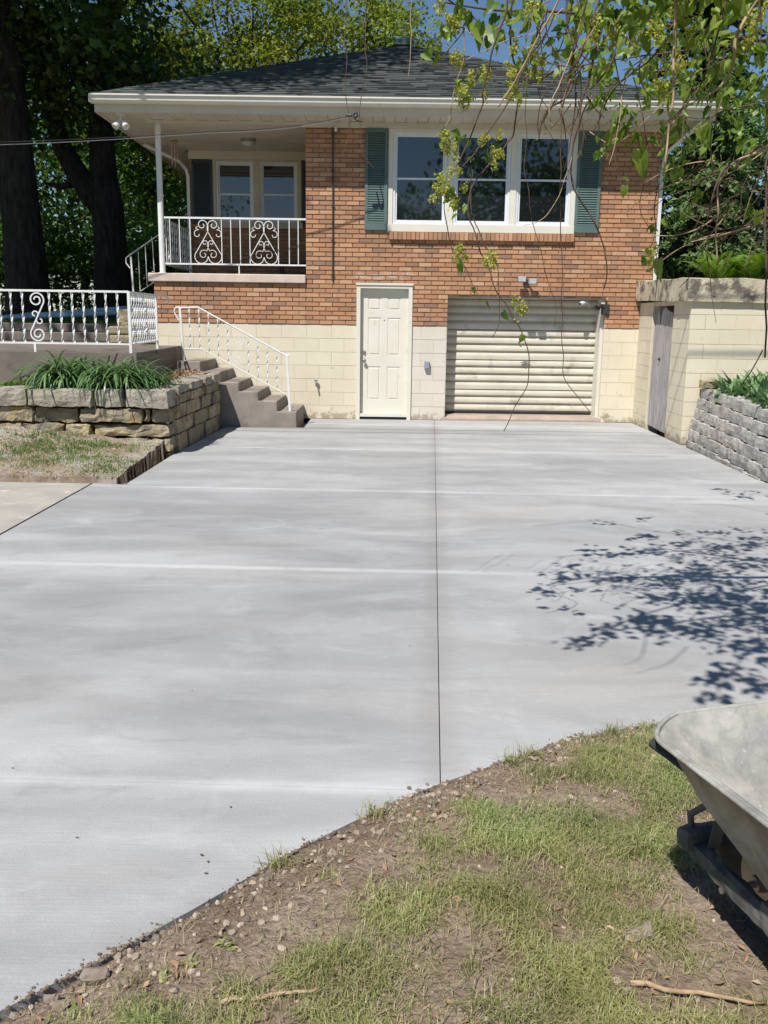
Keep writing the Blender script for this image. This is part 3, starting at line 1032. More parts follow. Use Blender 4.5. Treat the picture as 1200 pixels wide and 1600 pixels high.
def dh_window(parent, x0, x1, z0, z1, yf, split=0.5, fr=0.035):
    """a double-hung unit: frame, two sashes, two panes"""
    f_ = MB()
    f_.box(x0, x1, yf, yf + 0.07, z0, z0 + fr)
    f_.box(x0, x1, yf, yf + 0.07, z1 - fr, z1)
    f_.box(x0, x0 + fr, yf, yf + 0.07, z0 + fr, z1 - fr)
    f_.box(x1 - fr, x1, yf, yf + 0.07, z0 + fr, z1 - fr)
    zm = z0 + (z1 - z0) * split
    s_ = MB()
    for (a, b, dy) in ((z0 + fr, zm + 0.015, 0.018), (zm - 0.015, z1 - fr, 0.036)):
        r_ = 0.030
        ya, yb = yf + dy, yf + dy + 0.016
        s_.box(x0 + fr, x1 - fr, ya, yb, a, a + r_)
        s_.box(x0 + fr, x1 - fr, ya, yb, b - r_, b)
        s_.box(x0 + fr, x0 + fr + r_, ya, yb, a + r_, b - r_)
        s_.box(x1 - fr - r_, x1 - fr, ya, yb, a + r_, b - r_)
    win = f_.build('window', M['sash'], parent)
    s_.build('sash', M['sash'], win)
    for (a, b, dy) in ((z0 + fr, zm + 0.015, 0.028), (zm - 0.015, z1 - fr, 0.046)):
        p_ = MB()
        p_.box(x0 + fr + 0.028, x1 - fr - 0.028, yf + dy, yf + dy + 0.006, a + 0.028, b - 0.028)
        p_.build('pane', M['glass'], win)
    return win


tw = MB()                                     # cream frame of the triple window
yW = GY - 0.03
ux = [FX(614, 285)[0], FX(698, 285)[0], FX(709, 285)[0], FX(797, 285)[0], FX(807, 285)[0], FX(892, 285)[0]]
uz0, uz1 = FX(750, 352)[1], FX(750, 208)[1]
tw.box(WX0, WX1, yW, GY + 0.12, uz1 + 0.002, 4.488)
tw.box(WX0 - 0.0, WX1, yW - 0.02, GY + 0.12, 2.965, uz0 - 0.002)
tw.box(WX0, ux[0] - 0.002, yW, GY + 0.12, uz0 - 0.002, uz1 + 0.002)
tw.box(ux[1] + 0.002, ux[2] - 0.002, yW, GY + 0.12, uz0 - 0.002, uz1 + 0.002)
tw.box(ux[3] + 0.002, ux[4] - 0.002, yW, GY + 0.12, uz0 - 0.002, uz1 + 0.002)
tw.box(ux[5] + 0.002, WX1, yW, GY + 0.12, uz0 - 0.002, uz1 + 0.002)
tw.build('window_trim', M['cream'], house)
for i in (0, 2, 4):
    dh_window(house, ux[i], ux[i + 1], uz0, uz1, GY - 0.012)
# dark room behind
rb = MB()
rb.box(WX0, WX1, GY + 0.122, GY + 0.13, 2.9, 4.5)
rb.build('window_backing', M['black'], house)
# brick rowlock sill
rs = MB()
xx = 0.02
while xx < 2.91:
    rs.bbox(xx + 0.003, min(xx + 0.066, 2.93), GY - 0.085, GY - 0.0125, 2.84 + random.uniform(0, 0.003), 2.955 + random.uniform(-0.002, 0.002), 0.004)
    xx += 0.0695
rs.build('window_sill', M['brick'], house)

# porch window pair
pt = MB()
xm = (PWX0 + PWX1) / 2
yP = PBY - 0.03
pz0, pz1 = 3.32, 4.37
pt.box(PWX0, PWX1, yP, PBY + 0.1, pz1 + 0.002, 4.399)
pt.box(PWX0 - 0.03, PWX1 + 0.03, yP - 0.04, PBY + 0.1, PWZ0 - 0.04, pz0 - 0.002)
pt.box(PWX0, PWX0 + 0.07, yP, PBY + 0.1, pz0 - 0.002, pz1 + 0.002)
pt.box(PWX1 - 0.07, PWX1, yP, PBY + 0.1, pz0 - 0.002, pz1 + 0.002)
pt.box(xm - 0.06, xm + 0.06, yP, PBY + 0.1, pz0 - 0.002, pz1 + 0.002)
pt.build('window_trim', M['tan'], house)
dh_window(house, PWX0 + 0.072, xm - 0.062, pz0, pz1, PBY - 0.015, 0.46)
dh_window(house, xm + 0.062, PWX1 - 0.072, pz0, pz1, PBY - 0.015, 0.46)


def shutter(x0, x1, z0, z1, yf, mat):
    s_ = MB()
    fr = 0.045
    s_.box(x0, x0 + fr, yf - 0.035, yf - 0.004, z0, z1)
    s_.box(x1 - fr, x1, yf - 0.035, yf - 0.004, z0, z1)
    s_.box(x0 + fr, x1 - fr, yf - 0.035, yf - 0.004, z0, z0 + 0.10)
    s_.box(x0 + fr, x1 - fr, yf - 0.035, yf - 0.004, z1 - 0.06, z1)
    s_.box(x0 + fr, x1 - fr, yf - 0.012, yf - 0.004, z0 + 0.10, z1 - 0.06)
    sh = s_.build('shutter', mat, house)
    l_ = MB()
    z = z0 + 0.105
    while z < z1 - 0.09:
        l_.prism([(x0 + fr, yf - 0.031, z), (x0 + fr, yf - 0.013, z + 0.022), (x0 + fr, yf - 0.013, z + 0.030), (x0 + fr, yf - 0.031, z + 0.008)], (x1 - x0 - 2 * fr, 0, 0))
        z += 0.036
    l_.build('slats', mat, sh)


shutter(FX(570.5, 280)[0], FX(605.5, 280)[0], 2.985, 4.485, GY - 0.026, M['shutter'])
shutter(FX(900, 280)[0], FX(938, 280)[0], 2.985, 4.485, GY - 0.026, M['shutter'])
sx0, sx1 = at(301, 300, PBY).x, at(333, 300, PBY).x
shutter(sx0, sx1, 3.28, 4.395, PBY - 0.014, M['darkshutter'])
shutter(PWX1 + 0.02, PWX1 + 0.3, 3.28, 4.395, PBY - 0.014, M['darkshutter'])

# ---- entry door
dc = MB()
cw = 0.062
yD = GY - 0.042
dc.box(DX0, DX0 + cw, yD, GY + 0.14, 0.0, DZ)
dc.box(DX1 - cw, DX1, yD, GY + 0.14, 0.0, DZ)
dc.box(DX0 + cw, DX1 - cw, yD, GY + 0.14, DZ - cw, DZ)
dc.box(DX0 - 0.012, DX1 + 0.012, yD - 0.018, yD - 0.001, DZ - 0.012, DZ + 0.02)
dcas = dc.build('door_casing', M['cream'], house)
st = MB()
st.box(DX0 + cw, DX1 - cw, GY - 0.03, GY + 0.14, 0.045, 0.095)
st.build('door_step', M['cream'], house)
sk = MB()
sk.box(DX0 + cw, DX1 - cw, GY - 0.01, GY + 0.14, 0.0, 0.044)
sk.build('door_kick', M['black'], house)
dr = MB()
a0, a1, b0, b1 = DX0 + cw, DX1 - cw, 0.096, DZ - cw - 0.002
yd = GY + 0.052
dr.box(a0, a1, yd + 0.008, yd + 0.05, b0, b1)
W = a1 - a0
cols = [(a0 + 0.125, a0 + W / 2 - 0.055), (a0 + W / 2 + 0.055, a1 - 0.125)]
rows = [(b0 + 0.22, b0 + 0.76), (b0 + 0.94, b0 + 1.54), (b0 + 1.66, b0 + 1.86)]
xsplit = [a0] + [v for c in cols for v in c] + [a1]
dr.box(a0, cols[0][0], yd, yd + 0.008, b0, b1)
dr.box(cols[0][1], cols[1][0], yd, yd + 0.008, b0, b1)
dr.box(cols[1][1], a1, yd, yd + 0.008, b0, b1)
zz = [b0] + [v for r in rows for v in r] + [b1]
for c in cols:
    for i in range(0, len(zz), 2):
        dr.box(c[0], c[1], yd, yd + 0.008, zz[i], zz[i + 1])
    for r in rows:
        dr.bbox(c[0] + 0.022, c[1] - 0.022, yd + 0.0005, yd + 0.03, r[0] + 0.022, r[1] - 0.022, 0.009)
door = dr.build('door', M['cream'], house)
kb = MB()
kb.lathe((a0 + 0.065, yd - 0.0005, b0 + 0.86), [(0.030, 0), (0.030, 0.008), (0.012, 0.012), (0.012, 0.04), (0.028, 0.05), (0.030, 0.065), (0.018, 0.078)], (0, -1, 0), 16)
kb.build('handle', M['steel'], door, smooth=True)
kb = MB()
kb.lathe((a0 + 0.065, yd - 0.0005, b0 + 0.99), [(0.030, 0), (0.030, 0.012), (0.022, 0.022), (0.015, 0.024)], (0, -1, 0), 16)
kb.box(a0 + 0.06, a0 + 0.07, yd - 0.04, yd - 0.024, b0 + 0.975, b0 + 1.005)
kb.build('deadbolt', M['steel'], door)
kb = MB()
kb.lathe((a0 + W / 2, yd - 0.0005, b0 + 1.50), [(0.009, 0), (0.009, 0.004), (0.005, 0.004)], (0, -1, 0), 10)
kb.build('peephole', M['blackmetal'], door)

# ---- garage door
yG = GY + 0.36
gd = MB()
pr = []
z = 0.115
pitch = (GAZ - 0.005 - z) / 15.25
i = 0
while z < GAZ - 0.02:
    seam = (i % 4 == 3)
    pr += [(yG + 0.015, z), (yG + 0.015, z + (0.010 if seam else 0.034)), (yG - 0.030, z + (0.012 if seam else 0.036)), (yG - 0.034, z + 0.060), (yG - 0.033, z + 0.085), (yG - 0.024, z + pitch - 0.006)]
    z += pitch
    i += 1
pr = [(y, min(z_, GAZ)) for y, z_ in pr]
n_ = len(pr)
gd.v += [(GAX0 + 0.004, y, z_) for y, z_ in pr] + [(GAX1 - 0.055, y, z_) for y, z_ in pr]
gd.f += [(i, n_ + i, n_ + i + 1, i + 1) for i in range(n_ - 1)]
o = len(gd.v)
gd.box(GAX0 + 0.004, GAX1 - 0.055, yG + 0.037, yG + 0.06, 0.115, GAZ)
gdoor = gd.build('garage_door', M['garage'], house)
gh = MB()
gx, gz = at(820, 566, yG).x, at(820, 566, yG).z
gh.bbox(gx - 0.035, gx + 0.035, yG - 0.045, yG - 0.031, gz - 0.03, gz + 0.03, 0.004)
gh.tube([(gx - 0.075, yG - 0.062, gz), (gx + 0.075, yG - 0.062, gz)], 0.010, 8)
gh.tube([(gx, yG - 0.03, gz), (gx, yG - 0.07, gz)], 0.014, 8)
gh.tube([(gx, yG - 0.05, gz - 0.02), (gx, yG - 0.05, gz - 0.07)], 0.008, 6)
gh.build('handle', M['steel'], gdoor)
gb = MB()
gb.box(GAX0 + 0.004, GAX1 - 0.055, yG - 0.026, yG - 0.002, 0.085, 0.113)
gb.build('bottom_seal', M['black'], gdoor)
gj = MB()
gj.box(GAX1 - 0.054, GAX1 - 0.001, GY + 0.03, GY + 0.42, 0.06, GAZ - 0.001)
gj.build('garage_jamb', M['cream'], house)
th = MB()
th.prism([(GAX0 - 0.001, GY - 0.02, 0.002), (GAX0 - 0.001, GY + 0.48, 0.002), (GAX0 - 0.001, GY + 0.48, 0.085), (GAX0 - 0.001, GY + 0.1, 0.08), (GAX0 - 0.001, GY - 0.02, 0.03)], (GAX1 - GAX0 + 0.02, 0, 0))
th.build('garage_threshold', M['threshold'], house)

# rust and mineral streak board scar above the door is part of brick; the conduit and insulator
cnd = MB()
cx0 = FX(520.5, 300)[0]
zt_, zb_ = FX(520, 200)[1], FX(519, 440)[1]
cnd.tube([(cx0, GY - 0.045, zt_), (cx0, GY - 0.045, zb_)], 0.013, 8)
for z in np.linspace(zb_ + 0.1, zt_ - 0.1, 5):
    cnd.box(cx0 - 0.025, cx0 + 0.025, GY - 0.05, GY - 0.0245, z - 0.012, z + 0.012)
cnd.build('conduit', M['blackmetal'], house)
ins = MB()
ix, iz = FX(525, 201)
ins.lathe((ix, GY - 0.06, iz - 0.05), [(0.018, 0), (0.03, 0.02), (0.018, 0.035), (0.028, 0.05), (0.016, 0.07)], n=12)
ins.build('insulator', M['white'], house, smooth=True)
# downspouts
ds = MB()
dx = HX1 + 0.045
ds.box(dx - 0.03, dx + 0.03, GY + 0.02, GY + 0.08, 2.1, 4.0)
ds.tube([(dx, GY + 0.05, 4.0), (dx + 0.05, GY + 0.02, 4.2), (dx + 0.4, EY + 0.1, 4.55), (dx + 0.42, EY, 4.67)], 0.032, 8)
ds.build('downspout', M['white'], house)
ds = MB()
ds.box(-3.66, -3.605, PBY - 0.06, PBY - 0.005, 1.3, 4.1)
ds.tube([(-3.633, PBY - 0.03, 4.1), (-3.66, PBY - 0.05, 4.22), (-3.75, PBY - 0.2, 4.33), (-4.3, PBY - 0.5, 4.56)], 0.032, 8)
ds.build('downspout', M['white'], house)


def cone_lamp(mb, c, d, r=0.055, l=0.12):
    mb.lathe(c, [(r * 0.45, -l * 0.5), (r * 0.6, -l * 0.3), (r * 0.75, 0), (r, l * 0.5), (r * 0.9, l * 0.5), (r * 0.6, l * 0.2)], d, 14)


# things fixed to the front
t = thing('floodlight', at(188, 178, 14.5), 'white twin flood lamp under the left corner of the eave', 'floodlight')
c = BASE[t.name]
m = MB()
m.bbox(c.x - 0.06, c.x + 0.06, 14.44, 14.56, 4.535, 4.574, 0.006)
m.tube([(c.x, 14.5, 4.535), (c.x, 14.49, 4.46)], 0.014, 8)
m.build('mount', M['white'], t)
for sgn in (-1, 1):
    m = MB()
    cone_lamp(m, (c.x + 0.055 * sgn + 0.015, 14.46, 4.41), (sgn * 0.5, -0.45, -0.75), 0.055, 0.13)
    m.build('lamp', M['white'], t, smooth=True)

t = thing('porch_light', at(388, 214, 16.2), 'round flush ceiling lamp on the shaded porch ceiling', 'ceiling lamp')
c = BASE[t.name]
m = MB()
m.lathe((c.x, 16.2, 4.544), [(0.13, 0), (0.13, -0.035), (0.11, -0.04)], n=20)
m.build('base', M['steel'], t)
m = MB()
m.lathe((c.x, 16.2, 4.503), [(0.105, 0), (0.115, -0.03), (0.09, -0.07), (0.04, -0.09), (0.01, -0.093)], n=20)
m.build('globe', M['frost'], t, smooth=True)

t = thing('wind_chime', at(272, 213, 15.6), 'copper wind chime hanging from the porch ceiling', 'wind chime')
c = BASE[t.name]
m = MB()
m.tube([(c.x, 15.6, 4.54), (c.x, 15.6, 4.40)], 0.003, 5)
m.lathe((c.x, 15.6, 4.385), [(0.06, 0), (0.06, 0.014), (0.03, 0.016)], n=14)
m.build('crown', M['flesh'], t)
for k in range(5):
    th_ = k * 1.256
    m = MB()
    m.tube([(c.x + 0.045 * math.cos(th_), 15.6 + 0.045 * math.sin(th_), 4.37), (c.x + 0.045 * math.cos(th_), 15.6 + 0.045 * math.sin(th_), 4.10 - 0.03 * k)], 0.008, 8)
    m.build('tube', M['flesh'], t)

t = thing('motion_floodlight', at(822, 440, GY - 0.05), 'dark twin floodlight on the bricks above the garage door', 'floodlight')
c = BASE[t.name]
m = MB()
m.bbox(c.x - 0.045, c.x + 0.045, GY - 0.06, GY - 0.0245, c.z - 0.05, c.z + 0.04, 0.006)
m.tube([(c.x - 0.02, GY - 0.06, c.z), (c.x - 0.07, GY - 0.13, c.z + 0.02)], 0.012, 6)
m.tube([(c.x + 0.02, GY - 0.06, c.z), (c.x + 0.08, GY - 0.13, c.z)], 0.012, 6)
m.build('mount', M['blackmetal'], t)
for sgn, dz in ((-1, 0.03), (1, 0.0)):
    m = MB()
    cc = Vector((c.x + sgn * 0.085, GY - 0.16, c.z + dz))
    m.bbox(cc.x - 0.065, cc.x + 0.065, cc.y - 0.05, cc.y + 0.03, cc.z - 0.045, cc.z + 0.045, 0.012)
    lp = m.build('lamp', M['greybox'], t)
    m = MB()
    m.box(cc.x - 0.055, cc.x + 0.055, cc.y - 0.054, cc.y - 0.0505, cc.z - 0.035, cc.z + 0.035)
    m.build('lens', M['frost'], lp)

t = thing('security_camera', at(912, 473, GY + 0.05), 'white bullet camera at the top of the garage opening', 'camera')
c = BASE[t.name]
m = MB()
m.lathe((c.x, c.y, c.z), [(0.028, -0.08), (0.032, -0.07), (0.032, 0.07), (0.026, 0.08)], (-0.75, -0.6, -0.25), 14)
m.build('body', M['white'], t, smooth=True)
m = MB()
m.lathe((c.x - 0.0625, c.y - 0.05, c.z - 0.021), [(0.022, 0), (0.022, 0.004), (0.01, 0.005)], (-0.75, -0.6, -0.25), 14)
m.build('lens', M['black'], t)
m = MB()
m.tube([(c.x + 0.03, c.y + 0.03, c.z + 0.02), (c.x + 0.09, c.y + 0.05, c.z + 0.05), (c.x + 0.1, c.y + 0.05, GAZ)], 0.008, 6)
m.tube([(c.x + 0.06, c.y + 0.04, c.z), (c.x + 0.1, c.y + 0.05, c.z - 0.03), (c.x + 0.12, c.y + 0.06, c.z - 0.09)], 0.005, 5)
m.build('bracket', M['white'], t)

t = thing('spotlight', at(945, 482, GY - 0.06), 'black solar spotlight at the upper right corner of the garage door', 'spotlight')
c = BASE[t.name]
m = MB()
m.bbox(c.x - 0.055, c.x + 0.075, GY - 0.06, GY - 0.03, c.z - 0.10, c.z + 0.07, 0.01)
m.build('panel_box', M['blackmetal'], t)
m = MB()
cone_lamp(m, (c.x - 0.10, GY - 0.11, c.z + 0.03), (-0.7, -0.6, -0.4), 0.05, 0.11)
m.build('lamp', M['blackmetal'], t, smooth=True)
m = MB()
m.tube([(c.x - 0.02, GY - 0.06, c.z + 0.02), (c.x - 0.07, GY - 0.09, c.z + 0.035)], 0.014, 8)
m.tube([(c.x + 0.02, GY - 0.045, c.z + 0.06), (c.x + 0.02, GY - 0.045, c.z + 0.13)], 0.014, 8)
m.build('bracket', M['blackmetal'], t)

t = thing('outlet_box', at(667, 570, GY - 0.05), 'small blue grey outlet box on the pale pier beside the entry door', 'outlet box')
c = BASE[t.name]
m = MB()
m.bbox(c.x - 0.042, c.x + 0.042, GY - 0.075, GY - 0.0125, c.z - 0.06, c.z + 0.06, 0.006)
m.build('box', M['greybox'], t)
m = MB()
m.bbox(c.x - 0.038, c.x + 0.038, GY - 0.082, GY - 0.0755, c.z - 0.055, c.z + 0.055, 0.003)
m.build('cover', M['greybox'], t)

t = thing('outdoor_faucet', at(494, 598, GY - 0.04), 'small dark hose tap on the cream block wall left of the door', 'faucet')
c = BASE[t.name]
m = MB()
m.tube([(c.x, GY - 0.012, c.z), (c.x, GY - 0.07, c.z), (c.x, GY - 0.09, c.z - 0.02), (c.x + 0.005, GY - 0.10, c.z - 0.06)], 0.014, 8)
m.build('spout', M['steel'], t)
m = MB()
m.lathe((c.x, GY - 0.065, c.z + 0.03), [(0.03, 0), (0.034, 0.006), (0.03, 0.012), (0.008, 0.012)], n=12)
m.tube([(c.x, GY - 0.065, c.z), (c.x, GY - 0.065, c.z + 0.035)], 0.006, 6)
m.build('handle', M['blackmetal'], t)

# service cable
t = thing('service_cable', at(550, 181, 14.22), 'thin power cable running from the left to a hook under the eave', 'cable')
hk = at(551, 181, 14.20)
m = MB()
for k, (ya, yb, r_, ex) in enumerate(((206.5, 181, 0.0045, 13.8), (213.5, 184, 0.005, 13.9))):
    A_, B_ = at(-500, ya + 6, 13.0), at(549, yb, 14.16)
    B2 = at(330, 205.5 + 2.5 * k, 14.0)
    pts = [A_.lerp(B2, i / 16) + Vector((0, 0, -0.12 * math.sin(math.pi * i / 16))) for i in range(16)]
    pts += [B2.lerp(B_, i / 10) + Vector((0, 0, -0.05 * math.sin(math.pi * i / 10))) for i in range(11)]
    m = MB()
    m.tube(pts, r_, 5)
    m.build('wire', M['palewire'] if k else M['wire'], t)
m = MB()
m.tube([hk + Vector((0.03, 0.1, 0)), hk + Vector((0.02, -0.02, 0.0)), hk + Vector((0.03, -0.04, 0.03)), hk + Vector((0.06, -0.03, 0.04)), hk + Vector((0.08, 0, 0.0))], 0.012, 6)
m.lathe(hk + Vector((-0.05, -0.03, 0)), [(0.012, -0.05), (0.022, -0.03), (0.022, 0.03), (0.012, 0.05)], (1, 0, 0), 8)
m.lathe(hk + Vector((0.05, -0.03, -0.01)), [(0.012, -0.04), (0.024, -0.02), (0.024, 0.02), (0.012, 0.04)], (0.6, 0, 0.5), 8)
m.tube([hk, hk + Vector((0.05, -0.02, -0.06)), hk + Vector((0.12, 0.05, -0.07)), hk + Vector((0.14, 0.3, -0.02))], 0.008, 6)
m.build('hook', M['blackmetal'], t)

# cables over the driveway, above the picture: their thin shadows cross the slab
t = thing('overhead_cable', (0, 9.4, 6.5), 'pair of overhead cables casting thin shadow lines on the slab before the garage', 'cable')
for y_, z_ in ((9.55, 6.5), (9.15, 6.5)):
    m = MB()
    m.tube([(-26 + 52 * i / 24, y_ + 0.010 * (i - 12), z_ + 0.25 * ((i - 12) / 12) ** 2) for i in range(25)], 0.014, 6)
    m.build('wire', M['wire'], t)

# chair on the porch, mostly hidden in shade
t = thing('porch_chair', (-1.62, 16.6, 2.12), 'dark chair in the shade at the right end of the porch', 'chair')
m = MB()
m.bbox(-1.88, -1.40, 16.35, 16.82, 2.50, 2.56, 0.015)
m.build('seat', M['black'], t)
m = MB()
m.prism([(-1.44, 16.35, 2.57), (-1.38, 16.35, 2.57), (-1.30, 16.35, 3.45), (-1.345, 16.35, 3.50), (-1.38, 16.35, 3.45)], (0, 0.46, 0))
m.build('backrest', M['black'], t)
for (a, b) in ((-1.86, 16.37), (-1.86, 16.79), (-1.42, 16.37), (-1.42, 16.79)):
    m = MB()
    m.tube([(a, b, 2.121), (a, b, 2.50)], 0.018, 8)
    m.build('leg', M['black'], t)


# ------------------------------------------------------------------ iron railings
def spiral(c, u, v, r0, r1, a0, a1, n=26):
    c, u, v = Vector(c), Vector(u), Vector(v)
    out = []
    for i in range(n + 1):
        q_ = i / n
        r_ = r0 + (r1 - r0) * q_
        a = a0 + (a1 - a0) * q_
        out.append(c + u * (r_ * math.cos(a)) + v * (r_ * math.sin(a)))
    return out


def baluster(parent, base, top, twisted, wd=0.016, mat='white'):
    m = MB()
    base, top = Vector(base), Vector(top)
    n = 26 if twisted else 1
    L = (top - base).length
    pts = [base.lerp(top, i / n) for i in range(n + 1)]
    if twisted:
        m.tube(pts, 0, rect=(wd * 1.75, wd * 0.55), twist=L * 22 / n)
    else:
        m.tube(pts, 0, rect=(wd, wd))
    m.build('baluster', M[mat], parent)


def bar(parent, name, pts, wd, ht, mat='white'):
    m = MB()
    m.tube(pts, 0, rect=(wd, ht))
    return m.build(name, M[mat], parent)


# porch front railing
YR = GY + 0.06
t = thing('porch_railing', (-2.45, YR, 2.285), 'white iron porch railing with two heart shaped scroll panels', 'railing')
zR0, zR1 = 2.435, 3.14
xL, xR = PPX + 0.06, HXP - 0.005
bar(t, 'top_rail', [(xL, YR, zR1), (xR, YR, zR1)], 0.028, 0.022)
bar(t, 'bottom_rail', [(xL, YR, zR0), (xR, YR, zR0)], 0.024, 0.018)
bar(t, 'foot', [((xL + xR) / 2 + 0.05, YR, 2.287), ((xL + xR) / 2 + 0.05, YR, zR0)], 0.018, 0.018)
pxs = [266, 281, 297.5, 346.5, 361, 375.5, 390.5, 435, 452, 466]
for p_ in pxs:
    xx = at(p_, 378, YR).x
    baluster(t, (xx, YR, zR0), (xx, YR, zR1), False, 0.013)


def heart(parent, xc, wdt, z0, z1, y):
    """scroll panel: two long S curves that cross at the top and roll into hearts at the bottom"""
    h = z1 - z0
    u, v = Vector((1, 0, 0)), Vector((0, 0, 1))
    for sgn in (-1, 1):
        su = u * sgn
        m = MB()
        rr = wdt * 0.24
        cb = Vector((xc, y, 0)) + su * (wdt * 0.25) + v * (z0 + rr)
        # lower lobe: from the tip at centre, round the outside, up to the crossing
        low = [cb + su * (rr * math.cos(a)) + v * (rr * math.sin(a)) for a in np.linspace(math.pi, 2.25 * math.pi, 18)]
        low = [p for p in low]
        end = Vector((xc, y, 0)) - su * 0.004 + v * (z0 + h * 0.72)
        side = [low[-1].lerp(end, q_) for q_ in (0.25, 0.5, 0.75, 1.0)]
        ct = Vector((xc, y, 0)) - su * (wdt * 0.20) + v * (z0 + h * 0.86)
        top = spiral(ct, -su, v, wdt * 0.20, wdt * 0.05, math.pi * 1.12, -math.pi * 1.3, 24)
        m.tube(low + side + top, 0, rect=(0.011, 0.014))
        # hook that hangs off the top roll
        hk_ = spiral(Vector((xc, y, 0)) - su * (wdt * 0.37) + v * (z0 + h * 0.66), -su, v, wdt * 0.15, wdt * 0.06, math.pi * 0.75 - 0.5, -math.pi * 1.0, 16)
        m.tube([ct - su * (wdt * 0.17) + v * (-0.02), ct - su * (wdt * 0.24) - v * (h * 0.07)] + hk_, 0, rect=(0.010, 0.012))
        # small inner scroll
        ci = Vector((xc, y, 0)) + su * (wdt * 0.17) + v * (z0 + h * 0.20)
        inn = spiral(ci, su, v, wdt * 0.17, wdt * 0.05, math.pi * 0.9 - 0.5, -math.pi * 1.4, 22)
        c2 = Vector((xc, y, 0)) - su * (wdt * 0.12) + v * (z0 + h * 0.46)
        in2 = spiral(c2, -su, v, wdt * 0.11, wdt * 0.03, math.pi * 1.2, -math.pi * 0.9, 18)
        m.tube([p for p in reversed(inn)] + [Vector((xc, y, z0 + h * 0.36))] + in2, 0, rect=(0.009, 0.012))
        m.tube([ct + v * (wdt * 0.19), ct + v * (z1 - z0 - h * 0.86)], 0, rect=(0.016, 0.012))
        m.build('scroll', M['white'], parent)


heart(t, at(325, 378, YR).x, at(346, 378, YR).x - at(303, 378, YR).x, zR0 + 0.01, zR1 - 0.012, YR - 0.0)
heart(t, at(412.5, 378, YR).x, at(434, 378, YR).x - at(391.5, 378, YR).x, zR0 + 0.01, zR1 - 0.012, YR - 0.0)

# porch side railing
t = thing('porch_side_railing', (PPX, 16.2, 2.285), 'white iron railing along the left side of the porch behind the post', 'railing')
bar(t, 'top_rail', [(PPX, GY + 0.18, zR1), (PPX, PBY - 0.08, zR1)], 0.028, 0.022)
bar(t, 'bottom_rail', [(PPX, GY + 0.18, zR0), (PPX, PBY - 0.08, zR0)], 0.024, 0.018)
for k in range(15):
    y_ = GY + 0.26 + k * 0.148
    baluster(t, (PPX, y_, zR0), (PPX, y_, zR1), k % 2 == 0, 0.013)

# handrail of the side steps up to the porch
t = thing('side_step_handrail', (-4.3, 16.3, 1.6), 'grey white handrail sloping down to the left beside the porch post', 'handrail')
y_ = 16.4
hp = [at(252, 364, y_), at(202, 399, y_), at(197, 403, y_), at(197, 411, y_), at(203, 419, y_)]
m = MB()
m.tube(hp, 0.011, 6)
m.build('top_rail', M['white'], t)
hb = [at(240, 441, y_), at(220, 455, y_)]
m = MB()
m.tube([at(254, 431, y_)] + hb, 0.008, 6)
m.build('bottom_rail', M['white'], t)
bar(t, 'post', [at(209, 462, y_), at(204.5, 401, y_)], 0.028, 0.028)
for (a_, b_) in (((216, 393), (219, 455)), ((227, 385), (230, 449)), ((238, 376), (242, 441))):
    baluster(t, at(b_[0], b_[1], y_), at(a_[0], a_[1], y_), False, 0.012)
ms = MB()
ms.bbox(-4.62, -4.16, 15.9, 17.3, 1.15, 1.72, 0.02)
ms.bbox(-4.155, HX0 - 0.01, 15.9, 17.3, 1.15, 1.92, 0.02)
o_ = ms.build('side_steps', M['stone'], None, loc=(-4.2, 16.6, 1.15))
tag(o_, 'limestone side steps under the sloping handrail left of the porch', 'steps')

# landing slab and its railing
LZ = 1.15
ls = MB()
ls.prism([(-8, 11.5, 0.45), (-3.12, 11.5, 0.45), (-3.32, 14.93, 0.45), (HX0 - 0.005, 14.93, 0.45), (HX0 - 0.005, 17.6, 0.45), (-8, 17.6, 0.45)], (0, 0, LZ - 0.45))
o_ = ls.build('landing_slab', M['slab'], None, loc=(-5, 14, 0.45))
tag(o_, 'brown concrete landing slab behind the white railing and the lilies', 'landing')
us_ = MB()
ya_ = 16.6
us_.bbox(-7.6, -4.65, ya_, ya_ + 1.2, LZ + 0.001, LZ + 0.16, 0.015)
us_.bbox(-7.3, -4.65, ya_ + 0.35, ya_ + 1.2, LZ + 0.161, LZ + 0.31, 0.015)
o_ = us_.build('garden_steps', M['slab'], None, loc=(-6, 17, LZ))
tag(o_, 'two wide brown concrete steps rising from the landing to the upper yard', 'steps')
# limestone stack behind the rail post
sb = MB()
for (a, b, c0, c1) in ((-4.60, -4.18, 1.151, 1.30), (-4.17, -3.76, 1.151, 1.28), (-4.62, -4.25, 1.302, 1.44), (-4.24, -3.78, 1.284, 1.43)):
    sb.bbox(a, b, 15.35, 15.75, c0, c1, 0.025)
o_ = sb.build('limestone_blocks', M['stone'], None, loc=(-4.2, 15.5, 1.15))
tag(o_, 'low stack of pale limestone blocks on the landing beside the porch corner', 'stone stack')

t = thing('landing_railing', (-4.3, 11.56, LZ), 'white iron railing with twisted bars and an S scroll along the landing edge', 'railing')
PF = at(205, 553, 11.58)
PB = at(246, 541, 13.25)
YF = 11.58
zt1, zt0 = 1.885, 1.235


def zslope(x):
    return 0.0


